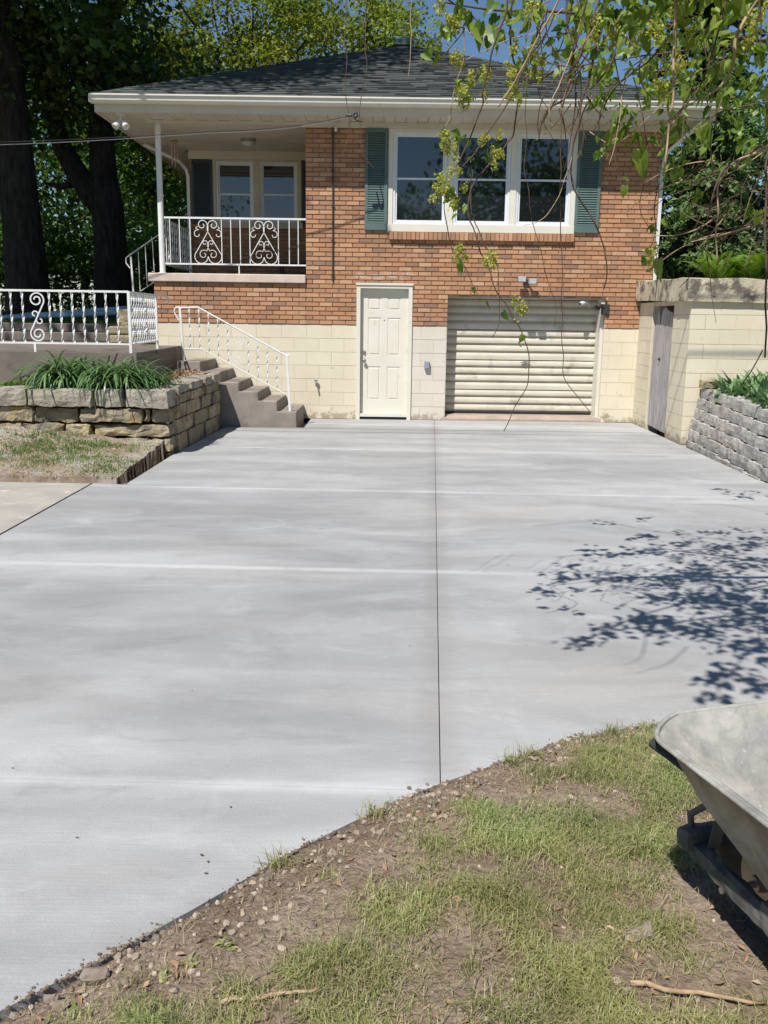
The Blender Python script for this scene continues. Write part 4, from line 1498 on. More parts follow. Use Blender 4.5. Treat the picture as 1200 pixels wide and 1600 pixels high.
xf = PF.x
fl = -8.0
bar(t, 'top_rail', [(fl, YF, 1.90), (xf, YF, 1.90)], 0.026, 0.018)
bar(t, 'bottom_rail', [(fl, YF, 1.26), (xf, YF, 1.26)], 0.022, 0.016)
bar(t, 'post', [(xf, YF, LZ), (xf, YF, 1.895)], 0.034, 0.034)
xs_ = at(59, 560, YF).x
bar(t, 'post', [(xs_ - 0.02, YF, LZ), (xs_ - 0.02, YF, 1.26)], 0.028, 0.028)
for p_ in (1, 18, 36, 78, 95.5, 113.5, 131, 148.5, 166, 184):
    xx = at(p_, 490, YF).x
    baluster(t, (xx, YF, 1.265), (xx, YF, 1.895), True, 0.017)
for k in range(8):
    xx = at(-17 - 18 * k, 490, YF).x
    baluster(t, (xx, YF, 1.265), (xx, YF, 1.895), True, 0.017)
m = MB()
xc = at(58, 490, YF).x
u, v = Vector((1, 0, 0)), Vector((0, 0, 1))
top = spiral((xc, YF, 1.79), u, v, 0.095, 0.025, -0.35, 2.9 * math.pi + 0.3, 44)
bot = spiral((xc - 0.0, YF, 1.37), -u, -v, 0.095, 0.025, -0.35, 2.9 * math.pi + 0.3, 44)
m.tube(list(reversed(top)) + bot, 0, rect=(0.016, 0.014))
m.tube(spiral((xc - 0.03, YF, 1.615), u, v, 0.045, 0.02, -0.6, 1.5 * math.pi, 20), 0, rect=(0.014, 0.012))
m.tube(spiral((xc + 0.03, YF, 1.535), -u, -v, 0.045, 0.02, -0.6, 1.5 * math.pi, 20), 0, rect=(0.014, 0.012))
m.build('scroll', M['white'], t)
bar(t, 'side_top_rail', [(xf, YF + 0.02, 1.895), (PB.x, PB.y, 1.90), (PB.x + 0.06, PB.y + 0.35, 1.90), (PB.x + 0.09, PB.y + 0.42, 1.86), (PB.x + 0.08, PB.y + 0.38, 1.80)], 0.026, 0.018)
bar(t, 'side_bottom_rail', [(xf, YF + 0.02, 1.255), (PB.x, PB.y, 1.265)], 0.022, 0.016)
bar(t, 'post', [(PB.x, PB.y, LZ), (PB.x, PB.y, 1.895)], 0.030, 0.030)
for k in range(1, 12):
    a_ = Vector((xf, YF, 1.26)).lerp(Vector((PB.x, PB.y, 1.26)), k / 12)
    baluster(t, a_, a_ + Vector((0, 0, 0.635)), True, 0.017)
m = MB()
a_ = Vector((xf, YF, 1.6)).lerp(Vector((PB.x, PB.y, 1.6)), 0.55)
m.tube(spiral(a_ + Vector((0, 0, 0.12)), (0, 1, 0), (0, 0, 1), 0.09, 0.02, -0.3, 2.7 * math.pi, 30), 0, rect=(0.016, 0.012))
m.tube(spiral(a_ + Vector((0, 0, -0.12)), (0, -1, 0), (0, 0, -1), 0.09, 0.02, -0.3, 2.7 * math.pi, 30), 0, rect=(0.016, 0.012))
m.build('scroll', M['white'], t)

# stair down to the driveway
edges = [(-1.335, 0.235), (-1.625, 0.388), (-1.905, 0.525), (-2.195, 0.66), (-2.475, 0.81), (-2.76, 0.96)]
pr = [(-3.10, -0.1), (edges[0][0], -0.1)]
for i, (x_, z_) in enumerate(edges):
    pr.append((x_, z_))
    nx = edges[i + 1][0] if i + 1 < len(edges) else -3.10
    pr.append((nx, z_))
m = MB()
m.prism([(x_, 13.655, z_) for x_, z_ in pr], (0, 1.275, 0))
o_ = m.build('concrete_steps', M['step'], None, loc=(-2.1, 13.66, 0))
bv = o_.modifiers.new('worn_edges', 'BEVEL')
bv.width = 0.014
bv.segments = 2
tag(o_, 'worn brown concrete steps climbing left from the driveway along the block wall', 'steps')

t = thing('step_handrail', (-2.2, 13.72, 0.24), 'white iron handrail with twisted bars sloping down along the concrete steps', 'handrail')
yh = 13.73
T0, T1, T2 = at(281, 481, yh), at(309, 480, yh), at(446, 555, yh)
B0, B1, B2_ = at(287, 545, yh), at(315, 545, yh), at(450, 618, yh)
m = MB()
m.tube([at(279, 500, yh), at(272, 488, yh), at(273, 482, yh), at(278, 480, yh), T0, T1, T2, at(453, 555, yh)], 0.012, 8)
m.build('top_rail', M['white'], t)
m = MB()
m.tube([B0, B1, B2_], 0.009, 6)
m.build('bottom_rail', M['white'], t)
bar(t, 'post', [(at(287, 560, yh).x, yh, 0.962), (T0.x, yh, T0.z)], 0.032, 0.032)
bar(t, 'post', [(at(453, 642, yh).x, yh, 0.236), (at(448, 556, yh).x, yh, T2.z)], 0.032, 0.032)


def on(P0, P1, x):
    q_ = (x - P0.x) / (P1.x - P0.x)
    return P0 + (P1 - P0) * q_


for p_, wide in ((297, 0), (312, 0), (326.5, 1), (341, 1), (356, 1), (387.5, 1), (402.5, 1), (417, 1), (432, 1)):
    xx = at(p_, 540, yh).x
    tp = on(T1, T2, xx) if wide else Vector((xx, yh, T1.z))
    bt = on(B1, B2_, xx) if wide else Vector((xx, yh, B1.z))
    baluster(t, bt, tp, True, 0.015)
m = MB()
xc = at(373, 560, yh).x
zc_ = at(373, 545, yh).z
m.tube(list(reversed(spiral((xc, yh, zc_ + 0.14), (1, 0, 0), (0, 0, 1), 0.085, 0.02, -0.35, 2.7 * math.pi, 32))) + spiral((xc - 0.03, yh, zc_ - 0.16), (-1, 0, 0), (0, 0, -1), 0.085, 0.02, -0.35, 2.7 * math.pi, 32), 0, rect=(0.012, 0.012))
m.build('scroll', M['white'], t)


# ------------------------------------------------------------------ stone walls
def rough_block(mb, x0, x1, y0, y1, z0, z1, amp=0.014, cell=0.05, seed=0.0, taper=0.0):
    """a quarry-faced block: each face a small grid pushed about by noise, corners rounded"""
    nx = max(2, min(9, int((x1 - x0) / cell)))
    ny = max(2, min(9, int((y1 - y0) / cell)))
    nz = max(2, min(5, int((z1 - z0) / cell)))
    idx = {}
    c = Vector(((x0 + x1) / 2, (y0 + y1) / 2, (z0 + z1) / 2))

    def vid(i, j, k):
        if (i, j, k) not in idx:
            p = Vector((x0 + (x1 - x0) * i / nx, y0 + (y1 - y0) * j / ny, z0 + (z1 - z0) * k / nz))
            ed = (i in (0, nx)) + (j in (0, ny)) + (k in (0, nz))
            q_ = p * 9 + Vector((seed, seed * 1.7, seed * 0.3))
            d = Vector((noise.noise(q_), noise.noise(q_ + Vector((31, 0, 0))), noise.noise(q_ + Vector((0, 47, 0))))) * amp
            q2 = p * 30 + Vector((seed, 0, 5))
            d += Vector((noise.noise(q2), noise.noise(q2 + Vector((31, 0, 0))), noise.noise(q2 + Vector((0, 47, 0))))) * amp * 0.4
            pull = (c - p)
            pull = Vector((math.copysign(1, pull.x), math.copysign(1, pull.y), math.copysign(1, pull.z))) * (0.0 if ed < 2 else (0.006 if ed == 2 else 0.009))
            d += pull
            idx[(i, j, k)] = len(mb.v)
            mb.v.append(tuple(p + d))
        return idx[(i, j, k)]
    for i in range(nx):
        for k in range(nz):
            mb.f.append((vid(i, 0, k), vid(i + 1, 0, k), vid(i + 1, 0, k + 1), vid(i, 0, k + 1)))
            mb.f.append((vid(i + 1, ny, k), vid(i, ny, k), vid(i, ny, k + 1), vid(i + 1, ny, k + 1)))
    for j in range(ny):
        for k in range(nz):
            mb.f.append((vid(0, j + 1, k), vid(0, j, k), vid(0, j, k + 1), vid(0, j + 1, k + 1)))
            mb.f.append((vid(nx, j, k), vid(nx, j + 1, k), vid(nx, j + 1, k + 1), vid(nx, j, k + 1)))
    for i in range(nx):
        for j in range(ny):
            mb.f.append((vid(i, j, nz), vid(i + 1, j, nz), vid(i + 1, j + 1, nz), vid(i, j + 1, nz)))
            mb.f.append((vid(i, j + 1, 0), vid(i + 1, j + 1, 0), vid(i + 1, j, 0), vid(i, j, 0)))


t = thing('limestone_wall', (-3.5, 10.62, 0), 'weathered limestone retaining wall with grey cap stones below the lilies', 'retaining wall')
m = MB()
rowz = [(-0.14, 0.02), (0.02, 0.165), (0.168, 0.315), (0.318, 0.46), (0.463, 0.60)]
fp = {4: [(-0, 112), (150, 263 - 58)], }
# front courses, stone ends by photo position
rows_px = [
    [],
    [(-190, -60), (-58, 35), (37, 140), (180, 229), (231, 263)],
    [(-170, -40), (-38, 32), (34, 98), (100, 139), (142, 262)],
    [(-150, -20), (-18, 49), (51, 118), (124, 222), (224, 231), (233, 262)],
]
for r_, row in enumerate(rows_px[1:], 1):
    za, zb = [(0.02, 0.20), (0.203, 0.365), (0.368, 0.555)][r_ - 1]
    for (a, b) in row:
        xa, xb = at(a, 660, 10.62).x, at(b, 660, 10.62).x
        rough_block(m, xa + 0.006, min(xb, -2.53) - 0.006, 10.62 + random.uniform(0, 0.085), 11.0, za + 0.004 + random.uniform(0, 0.014), zb - 0.004 - random.uniform(0, 0.016), 0.030, 0.045, random.random() * 90)
rough_block(m, -6.9, -2.54, 10.68, 11.0, -0.12, 0.02, 0.02, 0.3, 3)
# return side along the driveway
for (za, zb, cuts) in ((-0.13, 0.20, [11.0, 11.55, 12.5, 13.55]), (0.203, 0.385, [11.0, 11.9, 12.75, 13.55]), (0.388, 0.56, [11.0, 11.5, 12.3, 13.0, 13.55]), (0.56, 0.68, [11.0, 11.75, 12.6, 13.55])):
    for a, b in zip(cuts, cuts[1:]):
        xo = -2.53 + 0.035 * (a - 10.62) * 1.0
        rough_block(m, xo - 0.26, xo, a + 0.001, b - 0.001, za, zb - 0.001, 0.014, 0.08, random.random() * 90)
m.build('stone_courses', M['stone'], t)
for (a, b, dy) in ((-300, -110, 0.0), (-108, 40, 0.03), (43, 144, -0.015), (147, 191, 0.02), (194, 264, 0.0)):
    m = MB()
    xa, xb = at(a, 620, 10.6).x, at(b, 620, 10.6).x
    rough_block(m, xa + 0.006, min(xb, -2.52) - 0.008, 10.60 + dy, 11.02, 0.558, 0.765 + random.uniform(-0.012, 0.012), 0.02, 0.06, random.random() * 90)
    m.build('cap_stone', M['capstone'], t)
for (a, b) in ((11.03, 11.7), (11.72, 12.45), (12.47, 12.98), (13.0, 13.56)):
    m = MB()
    xo = -2.515 + 0.035 * (a - 10.62)
    rough_block(m, xo - 0.36, xo, a, b, 0.683, 0.775 + random.uniform(0, 0.03), 0.02, 0.08, random.random() * 90)
    m.build('cap_stone', M['capstone'], t)


# bed behind the wall
def bed_h(x, y):
    return 0.70 + 0.05 * fbm(x, y, 3, 3.0) + 0.05 * max(0, (y - 11.0))


grid('planting_bed', np.linspace(-7, -2.62, 50), np.linspace(10.9, 13.66, 40), bed_h, M['soil'], 'structure')
bs = MB()
bs.box(-2.9, -2.72, 11.1, 13.6, -0.1, 0.62)
structure(bs.build('bed_fill', M['soil']))

# right: block garden wall with the plank door and coping
RX = 4.065
RYF = 12.43
t = thing('block_garden_wall', (RX, RYF, 0), 'cream painted block wall with a stained coping and a grey plank door', 'wall')
Ps = lambda u, d, z: (RX - d, u, z)
DY0, DY1, DH = 13.17, 14.20, 1.86
m = MB()
masonry(m, Ps, RYF, GY - 0.013, -0.02, 1.92, [(DY0, DY1, -1, DH)], 0.2032, 0.405, 0.0055, 0.0045, 0.0008, 0.1)
Pq = lambda u, d, z: (u, RYF - d, z)
masonry(m, Pq, RX, 9.0, -0.02, 1.92, [], 0.2032, 0.405, 0.0055, 0.0045, 0.0008, 0.2)
wf = m.build('block_face', M['block'], t)
m = MB()
backing(m, Ps, RYF + 0.002, GY - 0.02, -0.1, 1.92, [(DY0, DY1, -1, DH)], 0.2)
backing(m, Pq, RX + 0.202, 9.0, -0.1, 1.92, [], 0.2)
m.build('mortar', M['joint'], wf)
m = MB()
m.prism([(RX - 0.09, 14.935, 1.945), (RX - 0.09, RYF - 0.06, 1.90), (RX + 0.28, RYF - 0.06, 1.90), (RX + 0.28, 14.935, 1.945)], (0, 0, 0.0001))
m = MB()
NS = 40


def coping(mb, pts, w, z0f, z1f):
    """beam along pts (2-D) with rough faces"""
    b = len(mb.v)
    n = len(pts)
    for i, (x_, y_, nx_, ny_) in enumerate(pts):
        for (o_, zz) in ((0, z0f(i)), (0, z1f(i)), (w, z1f(i)), (w, z0f(i))):
            q_ = Vector((x_, y_, zz)) * 5
            mb.v.append((x_ + nx_ * o_ + 0.010 * noise.noise(q_), y_ + ny_ * o_ + 0.010 * noise.noise(q_ + Vector((9, 0, 0))), zz + 0.010 * noise.noise(q_ + Vector((0, 9, 0)))))
    for i in range(n - 1):
        for k in range(4):
            k2 = (k + 1) % 4
            mb.f.append((b + i * 4 + k, b + (i + 1) * 4 + k, b + (i + 1) * 4 + k2, b + i * 4 + k2))
    mb.f.append((b, b + 1, b + 2, b + 3))
    e = b + (n - 1) * 4
    mb.f.append((e + 3, e + 2, e + 1, e))


pts = [(RX - 0.085, 14.93 - (14.93 - RYF + 0.05) * i / 24, 1, 0) for i in range(25)]
pts[-1] = (RX - 0.085, RYF - 0.06, 0.9, 0.9)
pts += [(RX - 0.085 + 4.9 * i / 40, RYF - 0.06, 0, 1) for i in range(1, 41)]
zlo = lambda i: 1.955 - 0.06 * min(1, i / 24)
zhi = lambda i: 2.255 - 0.06 * min(1, i / 24) + 0.012 * math.sin(i * 0.7)
coping(m, pts, 0.36, zlo, zhi)
m.build('coping', M['coping'], t)
# door of weathered planks
m = MB()
pl = [(DY0 + 0.015, DY0 + 0.34), (DY0 + 0.345, DY0 + 0.69), (DY0 + 0.70, DY1 - 0.015)]
xd = RX + 0.03
m.v = []
for i, (a, b) in enumerate(pl):
    topz = [1.80, 1.83, 1.74][i]
    mid = (a + b) / 2
    if i == 2:
        prof_ = [(a, 0.05), (b, 0.06), (b, 1.48), (b - 0.07, 1.62), (mid + 0.02, topz), (mid - 0.04, 1.80), (a + 0.01, 1.55)]
    elif i == 1:
        prof_ = [(a, 0.035), (b, 0.05), (b, 1.70), (b - 0.06, 1.80), (mid, 1.835), (a, 1.78)]
    else:
        prof_ = [(a, 0.03), (b, 0.035), (b, 1.78), (mid, 1.76), (a + 0.05, 1.64), (a, 1.50)]
    m.prism([(xd, y_, z_) for y_, z_ in prof_], (0.03, 0, 0))
for z_ in (0.4, 1.4):
    m.box(xd + 0.031, xd + 0.06, DY0 + 0.03, DY1 - 0.03, z_, z_ + 0.12)
pd = m.build('plank_door', M['wood'], t)
m = MB()
m.lathe((xd - 0.0005, DY0 + 0.62, 1.08), [(0.03, 0), (0.03, 0.006), (0.014, 0.008), (0.014, 0.03)], (-1, 0, 0), 10)
m.build('handle', M['blackmetal'], pd)
for z_ in (0.55, 1.62):
    m = MB()
    m.box(xd - 0.006, xd - 0.0005, DY0 + 0.016, DY0 + 0.07, z_ - 0.09, z_ + 0.06)
    m.build('hinge', simple('rust', (0.13, 0.05, 0.035), (0.09, 0.035, 0.03), 20, 0.9), pd)
m = MB()
m.box(RX + 0.197, RX + 0.21, DY0 - 0.1, DY1 + 0.1, -0.1, 1.9)
m.build('door_backing', M['black'], t)

# right: tumbled grey block wall, battered
t = thing('grey_block_wall', (4.05, 9.5, 0), 'leaning back retaining wall of rough grey blocks below the broad leaved plants', 'retaining wall')
m = MB()
hts = [0.125] * 6
for c_ in range(6):
    y_ = 12.40 - c_ * 0.015
    yend = 4.6
    first = True
    k = 0
    while y_ > yend:
        L = random.choice((0.40, 0.52, 0.46, 0.60, 0.36)) if not first else (0.2, 0.42, 0.3, 0.44, 0.26, 0.34)[c_]
        first = False
        y2 = y_ - L
        drop = -0.045 * (12.4 - (y_ + y2) / 2)
        xb = 4.115 - 0.030 * (12.4 - (y_ + y2) / 2) * 1.05 + c_ * 0.026 + random.uniform(-0.008, 0.008)
        z0 = -0.075 + c_ * 0.142 + drop * 0.8
        rough_block(m, xb, xb + 0.26, y2 + 0.001, y_ - 0.001, z0 + 0.000, z0 + 0.1415, 0.013, 0.055, random.random() * 99)
        y_ = y2
m.build('stone_courses', M['greystone'], t)
for (a, b) in ((12.36, 12.08),):
    m = MB()
    rough_block(m, 4.22, 4.5, b, a, 0.765, 0.87, 0.014, 0.06, 55)
    m.build('cap_stone', M['stone'], t)


def rbed(x, y):
    return 0.70 - 0.05 * (12.4 - y) + 0.25 * min(1, max(0, (x - 4.4) / 1.6)) + 0.03 * fbm(x, y, 2, 2)


grid('side_bed', np.linspace(4.33, 9, 30), np.linspace(4.4, 12.41, 40), rbed, M['soil'], 'structure')


# upper yards
def yard_h(x, y):
    return 1.12 + 0.40 * min(1, max(0, (y - 16.8) / 1.6)) + 0.03 * fbm(x, y, 2, 0.6) + max(0, y - 24) * 0.006


grid('upper_yard', np.concatenate([np.linspace(-120, -9, 12)[:-1], np.linspace(-9, -3.75, 30)]), np.concatenate([np.linspace(17.0, 24, 30)[:-1], np.linspace(24, 200, 14)]), yard_h, M['yard'], 'structure')


def terr_h(x, y):
    return 2.12 + 0.03 * fbm(x, y, 2, 0.8)


grid('right_terrace', np.concatenate([np.linspace(4.25, 9, 20)[:-1], np.linspace(9, 120, 12)]), np.concatenate([np.linspace(12.7, 27, 30)[:-1], np.linspace(27, 200, 10)]), terr_h, M['yard'], 'structure')
grid('back_yard', np.linspace(-4.2, 4.6, 8), np.linspace(27.0, 200, 12), lambda x, y: 1.75, M['yard'], 'structure')

# pipes on the upper yard
t = thing('pipe_bundle', (-6.6, 18.6, 1.5), 'long pale blue pipes lying on the yard behind the landing railing', 'pipes')
for (a, b, r_) in (((-80, 503, 19.2), (212, 481, 18.9), 0.055), ((-20, 499, 18.6), (210, 487, 18.5), 0.05), ((40, 492, 19.5), (206, 490.5, 19.3), 0.05)):
    m = MB()
    m.tube([at(*a), at(*b)], r_, 10)
    m.build('pipe', M['pipe'], t)

# garden light in the bed
t = thing('garden_light', (at(54, 600, 11.0).x, 11.0, 0.70), 'small black solar path light among dry leaves left of the lilies', 'garden light')
c = BASE[t.name]
m = MB()
m.lathe(c, [(0.012, -0.1), (0.012, 0.06), (0.035, 0.065), (0.035, 0.12), (0.03, 0.12)], n=10)
m.build('body', M['black'], t)
m = MB()
m.lathe(c + Vector((0, 0, 0.1205)), [(0.065, 0), (0.06, 0.02), (0.03, 0.035), (0.01, 0.037)], n=14)
m.build('cap', M['black'], t)


# ------------------------------------------------------------------ foliage builders
def quads(P, L, Wd, up=0.5, rng=RNG, droop=None):
    """diamond leaves at points P"""
    n = len(P)
    nrm = rng.normal(size=(n, 3))
    nrm[:, 2] += up * 2.0
    nrm /= np.linalg.norm(nrm, axis=1)[:, None]
    a = rng.normal(size=(n, 3))
    if droop is not None:
        a += droop
    a -= nrm * np.sum(a * nrm, 1)[:, None]
    a /= np.linalg.norm(a, axis=1)[:, None] + 1e-9
    b = np.cross(nrm, a)
    s = rng.uniform(0.65, 1.3, size=(n, 1))
    bend = nrm * (rng.uniform(-0.2, 0.05, size=(n, 1)) * L * s)
    V = np.stack([P - a * L * s / 2 + bend, P + b * Wd * s / 2, P + a * L * s / 2 + bend, P - b * Wd * s / 2], 1).reshape(-1, 3)
    F = np.arange(n * 4).reshape(-1, 4)
    return V, F


def crown_pts(c, rad, ncl, per, clr, rng, shell=0.45, flat=0.6):
    """leaf positions in clumps spread through a lumpy ellipsoid"""
    d = rng.normal(size=(ncl, 3))
    d /= np.linalg.norm(d, axis=1)[:, None]
    r = rng.uniform(0, 1, ncl) ** shell
    lump = np.array([1 + 0.28 * noise.noise(Vector(q_ * 2.1) + Vector(c) * 0.37) for q_ in d])
    C_ = np.array(c) + d * (r * lump)[:, None] * np.array(rad)
    sz = rng.uniform(0.55, 1.35, ncl) * clr
    P = np.repeat(C_, per, 0) + rng.normal(size=(ncl * per, 3)) * np.repeat(sz, per)[:, None] * np.array([0.5, 0.5, 0.5 * flat])
    return C_, P


def limb(mb, a, b, r0, r1, sag=0.0, n=8, wob=0.25, rng=RNG, k=8):
    a, b = Vector(a), Vector(b)
    L = (b - a).length
    pts = []
    rs_ = []
    off = Vector(rng.normal(size=3)) * wob
    for i in range(n + 1):
        q_ = i / n
        p = a.lerp(b, q_) + Vector((0, 0, sag * L * math.sin(math.pi * q_)))
        p += off * math.sin(math.pi * q_) * 0.5 + Vector(rng.normal(size=3)) * wob * 0.12 * (0 < i < n)
        pts.append(p)
        rs_.append(r0 + (r1 - r0) * q_)
    mb.tube(pts, rs_, k)
    return pts


def tree(name, base, label, cat, crown, rad, ncl, per, clr, leaf, lw, mat, bark, tr, group=None, lean=(0, 0), limbs=9, seed=1, hgt=None, up=0.5, extra=None):
    rng = np.random.default_rng(seed)
    t = thing(name, base, label, cat, group)
    b = Vector(base)
    C_, P = crown_pts(crown, rad, ncl, per, clr, rng)
    if extra is not None:
        P = np.concatenate([P, extra])
    m = MB()
    top = Vector(crown) + Vector((0, 0, rad[2] * 0.35))
    fork = b.lerp(Vector((crown[0], crown[1], crown[2] - rad[2] * 0.75)), 0.95)
    if hgt:
        fork = b + Vector((lean[0], lean[1], hgt))
    n = 12
    pts = []
    rs_ = []
    for i in range(n + 1):
        q_ = i / n
        p = b.lerp(fork, q_)
        p += Vector((noise.noise(Vector((q_ * 3, seed, 0))), noise.noise(Vector((q_ * 3, seed, 9))), 0)) * tr * 0.6
        if i == 0:
            p.z -= 0.2
        pts.append(p)
        rs_.append(tr * (1.35 if i == 0 else 1.12 if i == 1 else 1.0 - 0.3 * q_))
    m.tube(pts, rs_, 14)
    m.build('trunk', bark, t, smooth=True)
    m = MB()
    sel = rng.choice(len(C_), min(limbs, len(C_)), replace=False)
    limb(m, pts[-1], top, tr * 0.68, tr * 0.15, 0.0, 10, tr * 2, rng, 10)
    for s_ in sel:
        st_ = Vector(pts[-1]).lerp(top, rng.uniform(0.0, 0.6))
        limb(m, st_, C_[s_], tr * rng.uniform(0.25, 0.42), tr * 0.05, 0.06, 8, tr * 1.5, rng, 7)
    m.build('limbs', bark, t, smooth=True)
    V, F = quads(P, leaf, lw, up, rng)
    nmesh('crown', V, F, mat, t)
    return t


# ------------------------------------------------------------------ big dark trees, left
def trunk_path(mb, pts, rs_, k=16):
    mb.tube(pts, rs_, k)


rng = np.random.default_rng(5)
t = thing('oak_tree', (-7.7, 20, 1.35), 'big dark trunked tree at the far left behind the landing railing', 'tree')
m = MB()
trunk_path(m, [(-7.68, 20, 1.2), (-7.68, 20, 1.6), (-7.69, 20, 2.3), (-7.72, 20, 3.4), (-7.80, 20, 5), (-7.9, 20, 7), (-8.0, 19.9, 9)], [0.62, 0.50, 0.44, 0.40, 0.38, 0.36, 0.30])
m.build('trunk', M['bark'], t, smooth=True)
C_, P = crown_pts((-6.6, 15.0, 12.4), (4.9, 4.5, 3.4), 600, 78, 1.3, rng)
C3, P3 = crown_pts((-11.0, 15.2, 11.8), (4.2, 4.4, 3.2), 320, 64, 1.3, rng)  # unseen leaf mass added to keep the trunks in shade
C2, P2 = crown_pts((-8.3, 20.5, 7.2), (3.6, 3.2, 1.9), 110, 62, 1.0, rng)
m = MB()
for s_ in rng.choice(len(C_), 15, replace=False):
    limb(m, (-7.95, 19.95, rng.uniform(7.5, 10)), C_[s_], 0.17, 0.03, 0.05, 8, 0.5, rng, 7)
limb(m, (-8.0, 19.9, 8.8), (-7.6, 17.5, 13.5), 0.28, 0.08, 0, 8, 0.5, rng)
m.build('limbs', M['bark'], t, smooth=True)
V, F = quads(np.concatenate([P, P2, P3]), 0.20, 0.12, 0.5, rng)
nmesh('crown', V, F, M['oak'], t)

t = thing('forked_tree', (-6.42, 22, 1.4), 'dark forked tree with a leaning left limb beside the porch', 'tree')
m = MB()
a_ = lambda x_, y_: at(x_, y_, 22)
trunk_path(m, [(-6.42, 22, 1.2), a_(177, 470), a_(175, 420), a_(172, 370), a_(167, 320), a_(160, 280)], [0.56, 0.46, 0.40, 0.37, 0.37, 0.36])
m.build('trunk', M['bark'], t, smooth=True)
m = MB()
trunk_path(m, [a_(166, 330), a_(140, 300), a_(115, 262), a_(97, 230), a_(85, 190), a_(70, 120), a_(50, 30), a_(30, -60)], [0.30, 0.28, 0.25, 0.22, 0.21, 0.19, 0.16, 0.12], 12)
trunk_path(m, [a_(163, 300), a_(160, 240), a_(158, 180), a_(154, 110), a_(158, 55), a_(167, 15), a_(178, -40), a_(190, -120)], [0.33, 0.30, 0.26, 0.24, 0.24, 0.23, 0.2, 0.16], 12)
trunk_path(m, [a_(155, 100), a_(143, 55), a_(134, 15), a_(120, -60)], [0.15, 0.13, 0.11, 0.08], 10)
trunk_path(m, [a_(125, 285), a_(95, 292), a_(70, 286)], [0.09, 0.07, 0.03], 8)
C_, P = crown_pts((-8.7, 22.6, 12.2), (4.0, 4.2, 5.0), 250, 60, 1.2, rng)
C2, P2 = crown_pts((-6.5, 22.4, 6.7), (3.0, 2.2, 1.3), 70, 56, 0.9, rng)
for s_ in rng.choice(len(C_), 12, replace=False):
    limb(m, a_(165, rng.uniform(-120, 40)), C_[s_], 0.13, 0.03, 0.05, 8, 0.5, rng, 7)
m.build('limbs', M['bark'], t, smooth=True)
V, F = quads(np.concatenate([P, P2]), 0.19, 0.115, 0.5, rng)
nmesh('crown', V, F, M['oak'], t)

# background trees
tree('tree', (-5.2, 31, 1.7), 'olive green leafy tree rising behind the left half of the roof', 'tree', (-5.0, 31, 9.3), (4.0, 3.0, 4.6), 120, 200, 0.95, 0.15, 0.10, M['olive'], M['bark'], 0.26, seed=21, limbs=20)
tree('tree', (-0.9, 33, 1.7), 'olive green leafy tree behind the roof peak left of the vent', 'tree', (-1.4, 33, 9.6), (3.4, 3.0, 3.6), 95, 200, 0.95, 0.15, 0.10, M['olive'], M['bark'], 0.24, seed=22, limbs=18)
tree('tree', (-8.8, 34, 1.7), 'bright green tree between the forked trunk and the olive trees', 'tree', (-8.6, 34, 8.0), (2.7, 3, 3.6), 150, 56, 1.1, 0.22, 0.14, M['mid'], M['bark2'], 0.24, seed=23)
far = [(-18, 46, 9.0, 6, 7.5, 36), (-11, 48, 8.5, 6, 7.0, 37), (-27, 44, 9, 6, 7.5, 38), (-16.5, 34, 6.8, 4.0, 5.0, 31), (-12.3, 38, 7.6, 4.2, 5.6, 32), (-14.5, 29, 5.6, 3.0, 3.8, 33), (-21, 40, 8.5, 5, 6.5, 34), (-7.4, 41, 6.0, 3.8, 4.4, 35)]
lab = ['tall distant tree behind the left trunk', 'tall distant tree behind the forked trunk', 'distant tree beyond the left edge', 'leafy tree filling the view left of the biggest trunk', 'green tree seen between the two dark trunks', 'small green tree low behind the left end of the railing', 'far tree at the left edge behind the biggest trunk', 'low green tree seen between the forked trunk and the porch']
for (x_, y_, zc_, rx_, rz_, sd_), l_ in zip(far, lab):
    tree('tree', (x_, y_, 1.6), l_, 'tree', (x_, y_, zc_), (rx_, 3.2, rz_), 170, 52, 1.25, 0.24, 0.15, M['mid'], M['bark2'], 0.2, seed=sd_)
# shrubs of the understorey
for k, (x_, y_, r_, l_) in enumerate(((-9.3, 25.5, 1.5, 'bright shrub between the two dark trunks'), (-6.0, 27, 1.7, 'shrub under the sloping handrail beside the porch'), (-11.2, 26, 1.6, 'shrub at the left edge behind the biggest trunk'), (-7.9, 29, 1.8, 'tall shrub behind the forked trunk'))):
    rng2 = np.random.default_rng(60 + k)
    t = thing('shrub', (x_, y_, 1.5), l_, 'shrub')
    C_, P = crown_pts((x_, y_, 1.5 + r_ * 0.85), (r_, r_ * 0.8, r_ * 1.05), 90, 50, 0.6, rng2)
    V, F = quads(P, 0.15, 0.10, 0.5, rng2)
    nmesh('foliage', V, F, M['mid'], t)
    m = MB()
    for s_ in rng2.choice(len(C_), 8, replace=False):
        limb(m, (x_ + rng2.normal() * 0.1, y_, 1.45), C_[s_], 0.03, 0.008, 0, 5, 0.2, rng2, 5)
    m.build('stems', M['bark2'], t)


